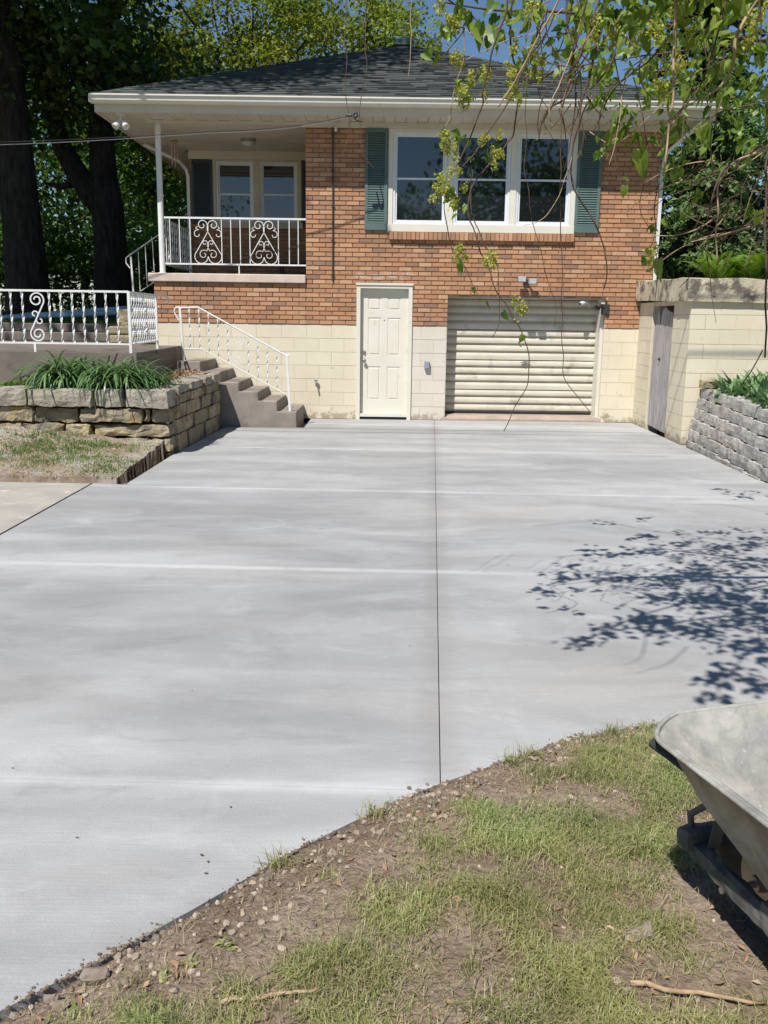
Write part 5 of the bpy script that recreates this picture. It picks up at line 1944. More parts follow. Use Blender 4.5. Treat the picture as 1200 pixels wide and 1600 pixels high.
def conifer(base, h, r, label, mat, seed, z0=0.4, spray=0.16, layers=26, sag=0.35, dens=1.0):
    rng2 = np.random.default_rng(seed)
    t = thing('conifer', base, label, 'conifer')
    b = np.array(base)
    m = MB()
    m.tube([b + (0, 0, -0.2), b + (0, 0, h * 0.5), b + (0, 0, h)], [r * 0.07 + 0.06, r * 0.045 + 0.03, 0.015], 9)
    m.build('trunk', M['bark'], t, smooth=True)
    bm_ = MB()
    Ps_ = []
    D_ = []
    for i in range(layers):
        q_ = i / layers
        z_ = z0 + (h - z0) * q_
        R_ = r * (1 - q_) ** 0.8 + 0.12
        nb = max(4, int(9 * (1 - q_ * 0.5)))
        for k in range(nb):
            a = rng2.uniform(0, 2 * math.pi)
            L = R_ * rng2.uniform(0.65, 1.12)
            d = np.array([math.cos(a), math.sin(a), 0])
            ends = []
            for s_ in np.linspace(0.0, 1, 6):
                ends.append(b + d * L * s_ + np.array([0, 0, z_ + 0.12 * L * s_ - sag * L * s_ * s_]))
            bm_.tube(ends, [0.02, 0.018, 0.015, 0.012, 0.008, 0.004], 4, cap=False)
            n = int(L * 75 * dens)
            s_ = rng2.uniform(0.15, 1.03, n) ** 0.75
            side = np.array([-d[1], d[0], 0])
            wv = rng2.normal(size=n) * 0.20 * L * (1.15 - s_) + rng2.normal(size=n) * 0.05
            p = b + d * (L * s_)[:, None] + side * wv[:, None]
            p[:, 2] += z_ + 0.12 * L * s_ - sag * L * s_ ** 2 - np.abs(wv) * 0.25 + rng2.normal(size=n) * 0.03
            Ps_.append(p)
            D_.append(np.repeat((d * 1.5 + np.array([0, 0, -0.8]))[None, :], n, 0))
    bm_.build('branches', M['bark'], t)
    P = np.concatenate(Ps_)
    V, F = quads(P, spray, spray * 0.42, 0.6, rng2, np.concatenate(D_) * 1.2)
    nmesh('foliage', V, F, mat, t)
    return t


conifer((8.3, 26, 2.1), 13.5, 2.3, 'tall dark spruce behind the right end of the roof', M['spruce'], 71, 0.5, 0.26, 34, 0.4, 0.9)
conifer((6.3, 18.6, 2.1), 4.6, 1.35, 'bushy green cedar just right of the house corner', M['cedar'], 72, 0.15, 0.15, 26, 0.45, 1.6)
conifer((8.6, 19.0, 2.1), 4.3, 1.4, 'grey green hemlock at the right edge above the ferns', M['cedar'], 73, 0.2, 0.14, 24, 0.5, 1.4)
conifer((14.0, 31, 2.1), 12.0, 2.8, 'second dark spruce farther right behind the hanging vines', M['spruce'], 74, 0.5, 0.28, 30, 0.4, 0.8)
tree('tree', (7.6, 24, 2.1), 'green leafy tree above the cedar at the right of the house', 'tree', (8.0, 24, 6.0), (1.6, 1.6, 1.9), 80, 62, 0.65, 0.12, 0.08, M['mid'], M['bark2'], 0.12, seed=41)

# neighbour's pale house
t = thing('neighbour_house', (12.6, 27, 2.1), 'pale sided neighbouring house behind the ferns at the right edge', 'house')
m = MB()
m.box(10.6, 16, 25.6, 30, 2.0, 4.0)
for k in range(12):
    m.box(10.58, 16, 25.58, 25.599, 2.05 + k * 0.16, 2.17 + k * 0.16)
m.build('wall', M['siding'], t)
m = MB()
m.prism([(10.3, 25.2, 4.0), (16.3, 25.2, 4.0), (16.3, 27.8, 5.2), (10.3, 27.8, 5.2)], (0, 0, 0.1))
m.build('roof', M['shingle'], t)

# trees across the street behind the camera: the window panes mirror them
for k, (x_, y_, zc_, r_, l_) in enumerate(((7.0, -21, 7.2, 4.6, 'street tree mirrored in the right window panes'), (12.5, -24, 8.0, 5.0, 'street tree mirrored at the right edge of the panes'), (2.0, -31, 5.2, 4.0, 'distant street tree mirrored low in the left panes'), (-14, -30, 5.5, 4.5, 'street tree mirrored low in the porch window'))):
    tree('street_tree', (x_, y_, -0.1), l_, 'tree', (x_, y_, zc_), (r_, r_ * 0.8, r_ * 0.95), 120, 46, 1.5, 0.34, 0.22, M['mid'], M['bark2'], 0.25, seed=80 + k)


# ------------------------------------------------------------------ low plants
def strap_plant(name, base, n, ln, wd, mat, label, cat, seed, spread=1.0, group=None, arch=1.0, r0=0.08):
    rng2 = np.random.default_rng(seed)
    V, F = [], []
    b = Vector(base)
    for k in range(n):
        a = rng2.uniform(0, 2 * math.pi)
        L = ln * rng2.uniform(0.6, 1.15)
        el = rng2.uniform(0.9, 1.45)
        d = Vector((math.cos(a), math.sin(a), 0)) * spread
        side = Vector((-math.sin(a), math.cos(a), 0))
        p = b + Vector((rng2.normal() * r0, rng2.normal() * r0, 0))
        curl = rng2.uniform(1.3, 2.6) * arch
        seg = 7
        o = len(V)
        for i in range(seg + 1):
            q_ = i / seg
            w_ = wd * (0.7 + 0.6 * q_) * (1 - q_ ** 2.2) * rng2.uniform(0.95, 1.05) + 0.001
            th = el - curl * q_
            V.append(p - side * w_ / 2)
            V.append(p + side * w_ / 2)
            p = p + (d * math.cos(th) + Vector((0, 0, 1)) * math.sin(th)) * (L / seg)
        for i in range(seg):
            F.append((o + 2 * i, o + 2 * i + 1, o + 2 * i + 3, o + 2 * i + 2))
    t = nmesh(name, np.array([tuple(v) for v in V]), F, mat, loc=base, smooth=True)
    return tag(t, label, cat, group)


strap_plant('daylily', (-3.88, 11.13, 0.74), 360, 0.82, 0.030, M['lily'], 'left clump of arching strap leaves on the stone wall', 'daylily', 1, arch=1.3, group='daylilies on the limestone wall', r0=0.10)
strap_plant('daylily', (-3.20, 11.08, 0.73), 360, 0.76, 0.030, M['lily'], 'middle clump of arching strap leaves on the stone wall', 'daylily', 2, arch=1.3, group='daylilies on the limestone wall', r0=0.12)
strap_plant('daylily', (-2.80, 11.25, 0.74), 90, 0.50, 0.020, M['lily'], 'right clump of arching strap leaves near the wall corner', 'daylily', 3, arch=1.3, group='daylilies on the limestone wall', r0=0.11)
strap_plant('daylily', (-2.98, 11.42, 0.74), 70, 0.5, 0.018, M['lily'], 'small thin leaved clump behind the right lilies', 'daylily', 4, group='daylilies on the limestone wall')

for k, (px_, py_, y_) in enumerate(((20, 570, 11.2), (8, 590, 11.0), (32, 545, 11.35), (-20, 580, 11.1))):
    p = at(px_, py_, y_)
    strap_plant('weed', (p.x, y_, 0.71), 34, 0.20, 0.035, M['weed'], ('low leafy weed at the left edge of the lily bed', 'weed close behind the cap stones at the left edge', 'taller weed in front of the landing slab', 'weed outside the left edge of the bed')[k], 'weed', 30 + k, arch=0.8)


def broad_plant(base, n, ln, wd, mat, label, seed, group):
    """upright lance leaves in a clump"""
    return strap_plant('broadleaf_plant', base, n, ln, wd, mat, label, 'plant', seed, 0.8, group, 0.62, 0.10)


k = 0
for (x_, y_) in ((4.55, 12.0), (4.75, 11.6), (4.42, 11.55), (4.95, 12.05), (4.6, 11.15), (4.95, 11.3), (4.45, 10.8), (4.8, 10.7), (5.2, 11.7), (4.5, 10.3), (5.0, 10.2), (4.6, 9.8)):
    z_ = rbed(x_, y_) - 0.02
    broad_plant((x_, y_, z_), 60, 0.40, 0.06, M['hosta'], 'pale green lance leaved clump in the bed above the grey blocks', 100 + k, 'pale green clumps above the grey block wall')
    k += 1


def fern(base, n, ln, label, seed):
    rng2 = np.random.default_rng(seed)
    V, F = [], []
    b = Vector(base)
    for k in range(n):
        a = rng2.uniform(0, 2 * math.pi)
        L = ln * rng2.uniform(0.7, 1.15)
        d = Vector((math.cos(a), math.sin(a), 0))
        side = Vector((-math.sin(a), math.cos(a), 0))
        el = rng2.uniform(1.05, 1.45)
        p = Vector(b)
        seg = 22
        for i in range(seg):
            q_ = i / seg
            th = el - 1.25 * q_ ** 1.5
            dr_ = d * math.cos(th) + Vector((0, 0, 1)) * math.sin(th)
            p = p + dr_ * (L / seg)
            if i < 2:
                continue
            pl_ = L * 0.20 * math.sin(math.pi * min(1, (q_ * 0.85 + 0.15))) + 0.012
            for s_ in (-1, 1):
                tip = p + side * (s_ * pl_) + dr_ * pl_ * 0.35 + Vector((0, 0, -0.1 * pl_))
                o = len(V)
                V += [p, p + (tip - p) * 0.4 + dr_ * L / seg * 0.75, tip, p + (tip - p) * 0.4 - dr_ * L / seg * 0.2]
                F.append((o, o + 1, o + 2, o + 3))
    t = nmesh('fern', np.array([tuple(v) for v in V]), F, M['fern'], loc=base)
    tag(t, label, 'fern', 'ferns along the stained coping')


k = 0
for x_ in np.arange(4.55, 7.6, 0.40):
    for y_ in (13.0, 13.7):
        xx = x_ + random.uniform(-0.12, 0.12) + (0.2 if y_ > 13.3 else 0)
        fern((xx, y_ + random.uniform(-0.15, 0.15), 2.10), 16, 0.62, 'bright green fern in the row behind the stained coping', 200 + k)
        k += 1


# ------------------------------------------------------------------ hanging vine near the camera
LEAF = [(0.0, 0.0), (-0.10, 0.20), (0.02, 0.40), (0.22, 0.47), (0.36, 0.36), (0.52, 0.38), (0.70, 0.20), (1.0, 0.0)]


def leaf_geo(V, F, p, d, nrm, L, Wk=1.0, fold=0.25):
    side = d.cross(nrm).normalized()
    o = len(V)
    mid = [0.0, 0.12, 0.3, 0.5, 0.7, 1.0]
    cur = -0.22 * L
    for s_ in (1, -1):
        o = len(V)
        pts_ = [(u_, v_ * s_ * Wk) for (u_, v_) in LEAF] + [(0.66, 0.0), (0.33, 0.0)]
        for (u_, v_) in pts_:
            V.append(p + d * (u_ * L) + side * (v_ * L) + nrm * (abs(v_) * fold * L + cur * u_ * u_))
        n_ = len(LEAF)
        # strips between outline and midrib
        A = [o + i for i in range(n_)]
        m66, m33 = o + n_, o + n_ + 1
        tri = [(A[0], A[1], A[2], m33), (A[2], A[3], A[4], m33), (m33, A[4], A[5], m66), (A[5], A[6], A[7], m66)]
        if s_ < 0:
            tri = [tuple(reversed(x_)) for x_ in tri]
        F.extend(tri)


def put_leaf(V, F, p, L, rng2, hang=0.9, wk=1.0):
    d = Vector((rng2.normal() * 0.6, rng2.normal() * 0.6, -hang + rng2.normal() * 0.35)).normalized()
    n_ = Vector((rng2.normal(), rng2.normal() - 0.3, 0.55 + rng2.normal() * 0.4))
    n_ = (n_ - d * n_.dot(d)).normalized()
    leaf_geo(V, F, Vector(p), d, n_, L, wk * rng2.uniform(0.7, 1.05), rng2.uniform(0.05, 0.4))


def smooth_path(pts, n=5):
    P_ = [Vector(p) for p in pts]
    out = []
    for i in range(len(P_) - 1):
        p0, p1, p2, p3 = P_[max(i - 1, 0)], P_[i], P_[i + 1], P_[min(i + 2, len(P_) - 1)]
        for k_ in range(n):
            t_ = k_ / n
            out.append(0.5 * ((2 * p1) + (-p0 + p2) * t_ + (2 * p0 - 5 * p1 + 4 * p2 - p3) * t_ ** 2 + (-p0 + 3 * p1 - 3 * p2 + p3) * t_ ** 3))
    out.append(P_[-1])
    return out


vrng = np.random.default_rng(99)
vine = thing('hanging_vine', (2.6, 3.9, 0.0), 'tangled leafy vine hanging over the driveway from above at the right', 'vine')


def stem(pts, Y0, Y1, r0, r1, mat='vine', par=None):
    P_ = []
    for i, (a, b) in enumerate(pts):
        q_ = i / max(1, len(pts) - 1)
        P_.append(at(a, b, Y0 + (Y1 - Y0) * q_))
    r0, r1 = r0 * 0.66, r1 * 0.7
    sp = smooth_path(P_)
    sp = [p + Vector((noise.noise(p * 9), noise.noise(p * 9 + Vector((5, 0, 0))), noise.noise(p * 9 + Vector((0, 5, 0))))) * 0.012 for p in sp]
    n_ = len(sp)
    m_ = MB()
    m_.tube(sp, [r0 + (r1 - r0) * i / (n_ - 1) for i in range(n_)], 6)
    m_.build('stem', M[mat], par or vine, smooth=True)
    return sp


R1 = 0.0042
stems = [
    ([(800, -120), (793, 0), (777, 56), (763, 108), (754, 144), (755, 162), (734, 218), (712, 262), (698, 300)], 3.9, 4.1, 0.007, 0.003, 'vine'),
    ([(806, -100), (800, 0), (799, 67), (804, 108), (809, 135), (810, 166), (805, 207), (795, 220), (775, 245), (740, 285), (733, 322), (747, 380), (777, 455), (797, 484), (812, 515), (825, 555), (825, 590), (813, 622), (788, 674)], 4.0, 4.2, 0.0065, 0.003, 'vine'),
    ([(900, -60), (862, 20), (840, 65), (815, 106), (793, 144), (780, 170)], 3.7, 3.8, 0.006, 0.004, 'dryvine'),
    ([(860, -100), (848, 0), (836, 60), (818, 105), (804, 135), (786, 173), (757, 214), (742, 240), (722, 262)], 3.9, 3.9, 0.006, 0.003, 'vine'),
    ([(885, -100), (885, 0), (892, 67), (894, 90), (888, 130), (880, 170)], 4.0, 4.0, 0.006, 0.004, 'vine'),
    ([(960, -80), (925, 36), (903, 95), (885, 148), (860, 169), (846, 196), (841, 214)], 3.8, 3.8, 0.006, 0.0035, 'vine'),
    ([(925, -20), (892, 88), (875, 130), (862, 157), (860, 180), (864, 200)], 3.6, 3.6, 0.005, 0.003, 'dryvine'),
    ([(960, -60), (928, 90), (907, 171), (898, 216), (892, 250), (892, 272), (905, 310), (925, 345), (940, 370), (948, 410), (943, 452)], 4.0, 4.1, 0.008, 0.0035, 'vine'),
    ([(822, 120), (822, 200), (822, 260), (830, 330), (850, 410), (864, 465), (867, 510)], 4.3, 4.4, 0.003, 0.002, 'vine'),
    ([(876, 90), (877, 130), (876, 300), (878, 420), (878, 520), (879, 575), (892, 608), (922, 645)], 4.3, 4.3, 0.0035, 0.0025, 'vine'),
    ([(695, 300), (697, 350), (705, 388), (728, 425), (747, 455), (752, 460)], 4.1, 4.1, 0.0035, 0.002, 'vine'),
    ([(735, 260), (737, 320), (752, 365), (776, 415), (780, 470), (779, 505), (768, 526)], 4.15, 4.15, 0.004, 0.0025, 'vine'),
    ([(541, -60), (540, 40), (540, 95), (542, 150), (545, 190), (541, 225), (533, 244)], 4.3, 4.3, 0.003, 0.002, 'vine'),
    ([(572, -60), (571, 70), (572, 100), (565, 150), (562, 200), (563, 230), (573, 248), (585, 263)], 4.3, 4.3, 0.003, 0.002, 'vine'),
    ([(645, -40), (641, 40), (640, 80), (639, 122)], 4.2, 4.2, 0.003, 0.002, 'dryvine'),
    ([(670, -30), (687, 9), (700, 27), (715, 40), (727, 43), (712, 62), (696, 83), (680, 100)], 4.0, 4.1, 0.0045, 0.003, 'vine'),
    ([(724, -40), (723, 40), (724, 90), (718, 120), (708, 150), (700, 190), (680, 212)], 4.2, 4.2, 0.0035, 0.002, 'dryvine'),
    ([(860, 0), (815, 25), (782, 40), (750, 60), (727, 45)], 4.0, 4.0, 0.004, 0.003, 'dryvine'),
    ([(880, 10), (840, 50), (800, 62), (765, 75), (728, 94)], 4.1, 4.1, 0.0035, 0.002, 'dryvine'),
    ([(1060, -40), (1056, 30), (1054, 100), (1050, 165), (1046, 210), (1036, 275)], 3.5, 3.5, 0.009, 0.005, 'dryvine'),
    ([(1260, 200), (1200, 225), (1160, 245), (1130, 262), (1115, 300), (1108, 340)], 3.6, 3.6, 0.007, 0.005, 'vine'),
    ([(1230, 220), (1175, 240), (1150, 252), (1125, 290), (1121, 340), (1119, 412)], 3.5, 3.5, 0.006, 0.004, 'dryvine'),
    ([(1260, 180), (1201, 235), (1197, 290), (1198, 420), (1196, 560)], 3.4, 3.4, 0.008, 0.005, 'vine'),
    ([(1200, -30), (1155, 50), (1150, 80), (1140, 110), (1120, 140), (1075, 165), (1030, 230)], 3.7, 3.7, 0.011, 0.004, 'dryvine'),
    ([(1160, -60), (1130, 20), (1110, 90), (1085, 150), (1040, 190), (1000, 240)], 4.0, 4.0, 0.007, 0.003, 'vine'),
    ([(1100, -60), (1060, 40), (1020, 90), (970, 130), (940, 180), (925, 205)], 4.1, 4.1, 0.007, 0.003, 'vine'),
    ([(1010, -60), (980, 30), (955, 90), (930, 130), (910, 150)], 3.9, 3.9, 0.006, 0.003, 'vine'),
    ([(930, 20), (905, 90), (870, 150), (850, 190), (862, 215), (885, 262), (905, 300)], 4.2, 4.2, 0.004, 0.002, 'vine'),
    ([(980, 110), (970, 180), (962, 220), (950, 262)], 3.9, 3.9, 0.004, 0.002, 'dryvine'),
    ([(990, 120), (1005, 180), (1012, 220), (1008, 280), (1000, 330), (1015, 360)], 4.0, 4.0, 0.0035, 0.002, 'vine'),
    ([(920, 205), (955, 225), (985, 210), (1020, 175), (1050, 140)], 4.0, 3.9, 0.003, 0.002, 'dryvine'),
    ([(895, 235), (880, 290), (860, 330), (838, 345), (818, 352)], 4.0, 4.0, 0.003, 0.0015, 'dryvine'),
    ([(1029, 280), (1022, 330), (1024, 370), (1012, 395)], 3.9, 3.9, 0.0035, 0.002, 'vine'),
    ([(1090, 330), (1110, 420), (1140, 390), (1165, 350)], 3.9, 3.9, 0.003, 0.002, 'vine'),
    ([(1190, 545), (1170, 580), (1158, 600)], 3.6, 3.6, 0.004, 0.003, 'vine'),
    ([(1105, 340), (1105, 400), (1113, 455), (1116, 508)], 3.9, 3.9, 0.003, 0.0015, 'vine'),
    ([(1025, 390), (1026, 440), (1024, 490)], 3.9, 3.9, 0.003, 0.0015, 'vine'),
]
spaths = []
for s_ in stems:
    spaths.append(stem(*s_))
# fine twigs in the tangle
for k in range(110):
    if k < 70:
        cx_, cy_ = (vrng.uniform(800, 1200), vrng.uniform(-40, 200)) if k < 35 else (vrng.normal(900, 35), vrng.uniform(-20, 190))
        if cx_ < 870 and cy_ > 120:
            continue
    else:
        cx_, cy_ = vrng.uniform(1080, 1215), vrng.uniform(225, 370)
    y_ = vrng.uniform(3.5, 4.3)
    ang = vrng.normal(1.9, 0.5) if k < 75 else vrng.normal(2.6, 0.35)
    L = vrng.uniform(40, 130)
    pts_ = []
    bnd = vrng.normal() * 0.8
    px_, py_ = cx_, cy_
    for i in range(6):
        pts_.append(at(px_, py_, y_ + i * 0.02))
        px_ += math.cos(ang + bnd * i / 6) * L / 5
        py_ += math.sin(ang + bnd * i / 6) * L / 5
    tw_ = MB()
    tw_.tube(smooth_path(pts_, 3), [0.0032 - 0.0018 * i / 15 for i in range(16)], 5)
    tw_.build('twig', M['vine' if vrng.random() < 0.55 else 'dryvine'], vine)
# leaves: blobs given by photo place and distance
V, F = [], []
blobs = [(1000, 25, 75, 40, 60), (1090, 45, 90, 50, 100), (940, 60, 50, 45, 34), (1050, 130, 75, 60, 62), (1150, 130, 55, 90, 80), (1190, 235, 28, 60, 26), (1085, 225, 55, 50, 30), (905, 15, 45, 25, 22), (1060, 300, 45, 40, 18), (1000, 110, 50, 40, 26),
         (1190, 345, 16, 20, 3), (760, 42, 14, 20, 8), (700, 52, 26, 18, 5), (790, 30, 26, 20, 9), (800, 100, 20, 18, 6), (687, 82, 16, 10, 3), (712, 140, 18, 16, 4), (745, 110, 14, 18, 4), (722, 155, 12, 10, 2),
         (700, 235, 14, 22, 8), (712, 212, 14, 12, 3), (730, 240, 10, 12, 4), (768, 234, 20, 12, 9), (690, 290, 10, 12, 5), (714, 298, 16, 16, 8), (728, 310, 10, 10, 3), (718, 402, 10, 10, 3), (768, 400, 6, 6, 1), (766, 465, 12, 5, 3), (745, 462, 6, 6, 1), (806, 470, 8, 6, 2), (790, 492, 8, 6, 1), (812, 524, 6, 5, 1),
         (935, 235, 12, 22, 8), (955, 240, 18, 12, 5), (985, 225, 10, 22, 7), (998, 245, 10, 22, 6), (975, 205, 16, 12, 5), (980, 290, 12, 12, 4), (1012, 405, 8, 8, 2), (1028, 405, 10, 5, 2), (1018, 345, 10, 10, 4), (1030, 345, 8, 8, 2), (1035, 260, 14, 20, 7), (1060, 200, 20, 25, 9), (885, 85, 12, 14, 4), (920, 130, 14, 22, 6), (850, 40, 20, 16, 5), (980, 165, 20, 14, 7), (965, 185, 14, 12, 4),
         (1010, -70, 150, 50, 110), (1150, -80, 110, 60, 130), (1290, 40, 60, 150, 120)]
for (cx_, cy_, rx_, ry_, n_) in blobs:
    ns_ = max(1, int(n_ * (0.68 if cy_ > -20 and cx_ < 1210 else 1.6) / 6))
    for k in range(ns_):
        px_, py_ = cx_ + vrng.normal() * rx_ * 0.62, cy_ + vrng.normal() * ry_ * 0.62
        y_ = vrng.uniform(3.5, 4.9) if rx_ > 40 else vrng.uniform(3.95, 4.2)
        hub_ = at(px_, py_, y_)
        for _ in range(vrng.integers(6, 11) if rx_ > 12 else max(2, int(n_ * 0.8))):
            put_leaf(V, F, hub_ + Vector(vrng.normal(size=3)) * (0.032 if rx_ > 30 else 0.022), vrng.uniform(0.022, 0.058), vrng, 0.9, 0.78)
big = [(752, 35, 0.12), (768, 40, 0.11), (1010, 52, 0.10), (745, 38, 0.12), (882, 78, 0.10), (998, 235, 0.13), (1030, 405, 0.10), (1185, 330, 0.09), (985, 95, 0.09), (1095, 195, 0.12), (1130, 120, 0.11)]
for (a, b, L) in big:
    put_leaf(V, F, at(a, b, 4.0), L, vrng, 1.6, 0.7)
# foliage of the same vine above the picture: it throws the shade on the slab
SHX, SHY = sd.x / -sd.z, sd.y / -sd.z


def over(px_, py_, z_):
    """the point at height z_ on the sun's way to this place of the slab"""
    r0 = at(px_, py_, 1.0) - Vector((0, 0, CAMH))
    k_ = -CAMH / r0.z
    return Vector((r0.x * k_ - SHX * z_, k_ - SHY * z_, z_))


for (a, b, rx_, ry_, n_) in ((1020, 905, 30, 10, 5), (1090, 895, 45, 12, 12), (1170, 885, 40, 14, 13), (1060, 930, 40, 10, 9), (1130, 938, 45, 16, 20), (1185, 960, 30, 22, 22), (1000, 962, 28, 8, 7), (962, 984, 20, 7, 6), (912, 1003, 16, 6, 5), (1040, 975, 40, 11, 14), (1110, 985, 45, 13, 18), (1175, 1010, 30, 16, 14),
                             (1150, 1050, 18, 8, 5), (1120, 1070, 9, 5, 3), (1116, 1092, 9, 4, 2), (1185, 1070, 14, 8, 5), (930, 863, 24, 4, 4), (1000, 862, 40, 5, 7), (1070, 850, 45, 6, 9), (1160, 850, 45, 8, 13), (880, 882, 9, 4, 2), (1005, 838, 36, 6, 5), (940, 816, 12, 3, 2), (1010, 812, 9, 5, 2), (1130, 830, 22, 4, 4), (1150, 768, 22, 3, 3), (1180, 778, 20, 4, 3), (1250, 940, 40, 60, 70), (1250, 830, 40, 30, 20)):
    for k in range(n_):
        hub_ = over(a + vrng.normal() * rx_ * 0.7, b + vrng.normal() * ry_ * 0.7, vrng.uniform(2.75, 3.1))
        for _ in range(vrng.integers(6, 11)):
            put_leaf(V, F, hub_ + Vector(vrng.normal(size=3)) * 0.045, vrng.uniform(0.035, 0.075), vrng, 0.6)
nmesh('foliage', np.array([tuple(v) for v in V]), F, M['vleaf'], vine)
for ch_, r_ in ((((1300, 850), (1200, 848), (1100, 858), (990, 866), (920, 866), (868, 871)), 0.011), (((1300, 905), (1200, 915), (1100, 935), (1000, 962), (940, 990), (896, 1004)), 0.012), (((1290, 950), (1230, 985), (1170, 1020), (1135, 1062), (1112, 1096)), 0.009), (((1260, 860), (1120, 842), (1010, 828), (930, 814), (830, 822)), 0.006), (((1010, 990), (1004, 1022), (990, 1034), (972, 1038)), 0.004), (((1075, 1010), (1045, 1036), (1015, 1046), (990, 1053)), 0.004), (((880, 870), (860, 884), (836, 900)), 0.004), (((1200, 800), (1120, 788), (1060, 792)), 0.005), (((930, 815), (860, 820), (800, 825)), 0.003)):
    m = MB()
    sp_ = smooth_path([over(x_, y_, 2.95) for x_, y_ in ch_])
    m.tube(sp_, [r_ * (1 - 0.7 * i / (len(sp_) - 1)) for i in range(len(sp_))], 6)
    m.build('branch', M['vine'], vine, smooth=True)
# off-frame bearer that the vine hangs from
m = MB()
limb(m, (3.4, 3.4, 3.7), (0.3, 3.6, 3.25), 0.05, 0.015, 0.05, 10, 0.15, vrng, 8)
limb(m, (2.6, 3.5, 3.6), (0.6, 2.9, 3.0), 0.03, 0.008, 0.0, 8, 0.15, vrng, 7)
limb(m, (2.2, 3.5, 3.55), (0.9, 4.4, 3.3), 0.025, 0.008, 0.0, 8, 0.15, vrng, 7)
m.build('branch', M['vine'], vine, smooth=True)
# yellow-green flower tufts
fl_ = [(720, 140), (755, 118), (722, 165), (798, 150), (804, 140), (730, 130), (712, 90), (703, 265), (695, 222), (762, 228), (772, 240), (685, 300), (690, 288), (718, 310), (716, 398), (768, 405), (812, 478), (842, 98), (1075, 55), (1050, 25), (1000, 52), (1048, 82), (1035, 130), (1058, 105), (935, 60), (1010, 18), (1060, 14), (1170, 60), (1185, 20), (838, 85), (800, 88), (830, 20), (690, 6), (1018, 400), (708, 40), (1165, 20), (960, 40), (1022, 62)]
Pt = []
for (a, b) in fl_:
    c_ = at(a, b, vrng.uniform(3.7, 4.1))
    for q_ in range(4):
        cc_ = np.array(c_) + vrng.normal(size=3) * np.array([0.016, 0.016, 0.026])
        Pt.append(cc_ + vrng.normal(size=(42, 3)) * np.array([0.0085, 0.0085, 0.011]))
P = np.concatenate(Pt)
V, F = quads(P, 0.013, 0.010, 0.4, vrng)
nmesh('flower_tufts', V, F, M['vflower'], vine)


# ------------------------------------------------------------------ grass, pebbles, litter
def blades(name, P, hmin, hmax, wd, mat, seed, lean=0.8, label=None, hs=None):
    rng2 = np.random.default_rng(seed)
    n = len(P)
    h = rng2.uniform(hmin, hmax, (n, 1)) * (1.0 if hs is None else np.clip(hs, 0.35, 1.7)[:, None])
    a = rng2.uniform(0, 2 * math.pi, n)
    d = np.stack([np.cos(a), np.sin(a), np.zeros(n)], 1)
    s = np.stack([-np.sin(a), np.cos(a), np.zeros(n)], 1)
    ln = rng2.uniform(0.15, 1.0, (n, 1)) * lean
    upv = np.array([0, 0, 1.0])
    w_ = wd * rng2.uniform(0.6, 1.3, (n, 1))
    p0 = P
    p1 = P + (d * ln * 0.35 + upv * 0.62) * h
    p2 = P + (d * ln * 1.0 + upv * (0.95 - 0.45 * ln)) * h
    V = np.stack([p0 - s * w_ / 2, p0 + s * w_ / 2, p1 + s * w_ * 0.42, p1 - s * w_ * 0.42, p2 + s * w_ * 0.08, p2 - s * w_ * 0.08], 1).reshape(-1, 3)
    o = np.arange(n)[:, None] * 6
    F = np.concatenate([o + np.array([[0, 1, 2, 3]]), o + np.array([[3, 2, 4, 5]])], 0)
    # keep a blade's two faces one island
    ob = nmesh(name, V, F, mat)
    ob['kind'] = 'stuff'
    if label:
        ob['label'] = label
        ob['category'] = 'grass'
    return ob


def slab_pt(px_, py_):
    r0 = at(px_, py_, 1.0) - Vector((0, 0, CAMH))
    k_ = -CAMH / r0.z
    return r0.x * k_, k_


# trodden bare places: where they lie and how far they reach
BARE = [(*slab_pt(a, b), r_) for (a, b, r_) in ((860, 1265, 0.20), (960, 1290, 0.16), (780, 1250, 0.12), (1140, 1480, 0.14), (1060, 1440, 0.10), (1110, 1560, 0.24), (1010, 1560, 0.12), (1180, 1490, 0.16), (690, 1300, 0.12), (560, 1380, 0.13), (880, 1490, 0.06), (470, 1440, 0.20), (380, 1490, 0.22), (280, 1540, 0.26), (600, 1340, 0.16), (1180, 1400, 0.08))]


def dens(x, y):
    d = edge_y(x) - y
    if d < 0.03:
        return 0
    v_ = fbm(x + 4.1, y + 2.2, 3, 2.3)
    edge_ = min(1, max(0.01, (d - 0.17 - 0.12 * noise.noise(Vector((x * 4, y * 4, 0)))) / 0.30))
    if x > 0.5:
        edge_ = max(edge_, min(1, max(0.12, (d - 0.05) / 0.3)))
    k_ = min(1, max(0.05, 0.68 + 1.6 * v_ + 0.5 * noise.noise(Vector((x * 11, y * 11, 1)))))
    for (bx, by, br) in BARE:
        r_ = math.hypot(x - bx, (y - by) * 1.3) / (br * (1 + 0.35 * noise.noise(Vector((x * 9, y * 9, 5)))))
        if r_ < 1.3:
            k_ *= max(0.03, min(1, (r_ / 1.2) ** 3))
    return edge_ * k_


grng = np.random.default_rng(3)


def scatter(n, x0, x1, y0, y1, df, hf, clump=7, cr=0.02):
    out = []
    while len(out) < n:
        x, y = grng.uniform(x0, x1), grng.uniform(y0, y1)
        if grng.random() < df(x, y):
            for k_ in range(grng.integers(2, clump)):
                xx, yy = x + grng.normal() * cr, y + grng.normal() * cr
                out.append((xx, yy, hf(xx, yy) - 0.004))
    return np.array(out)


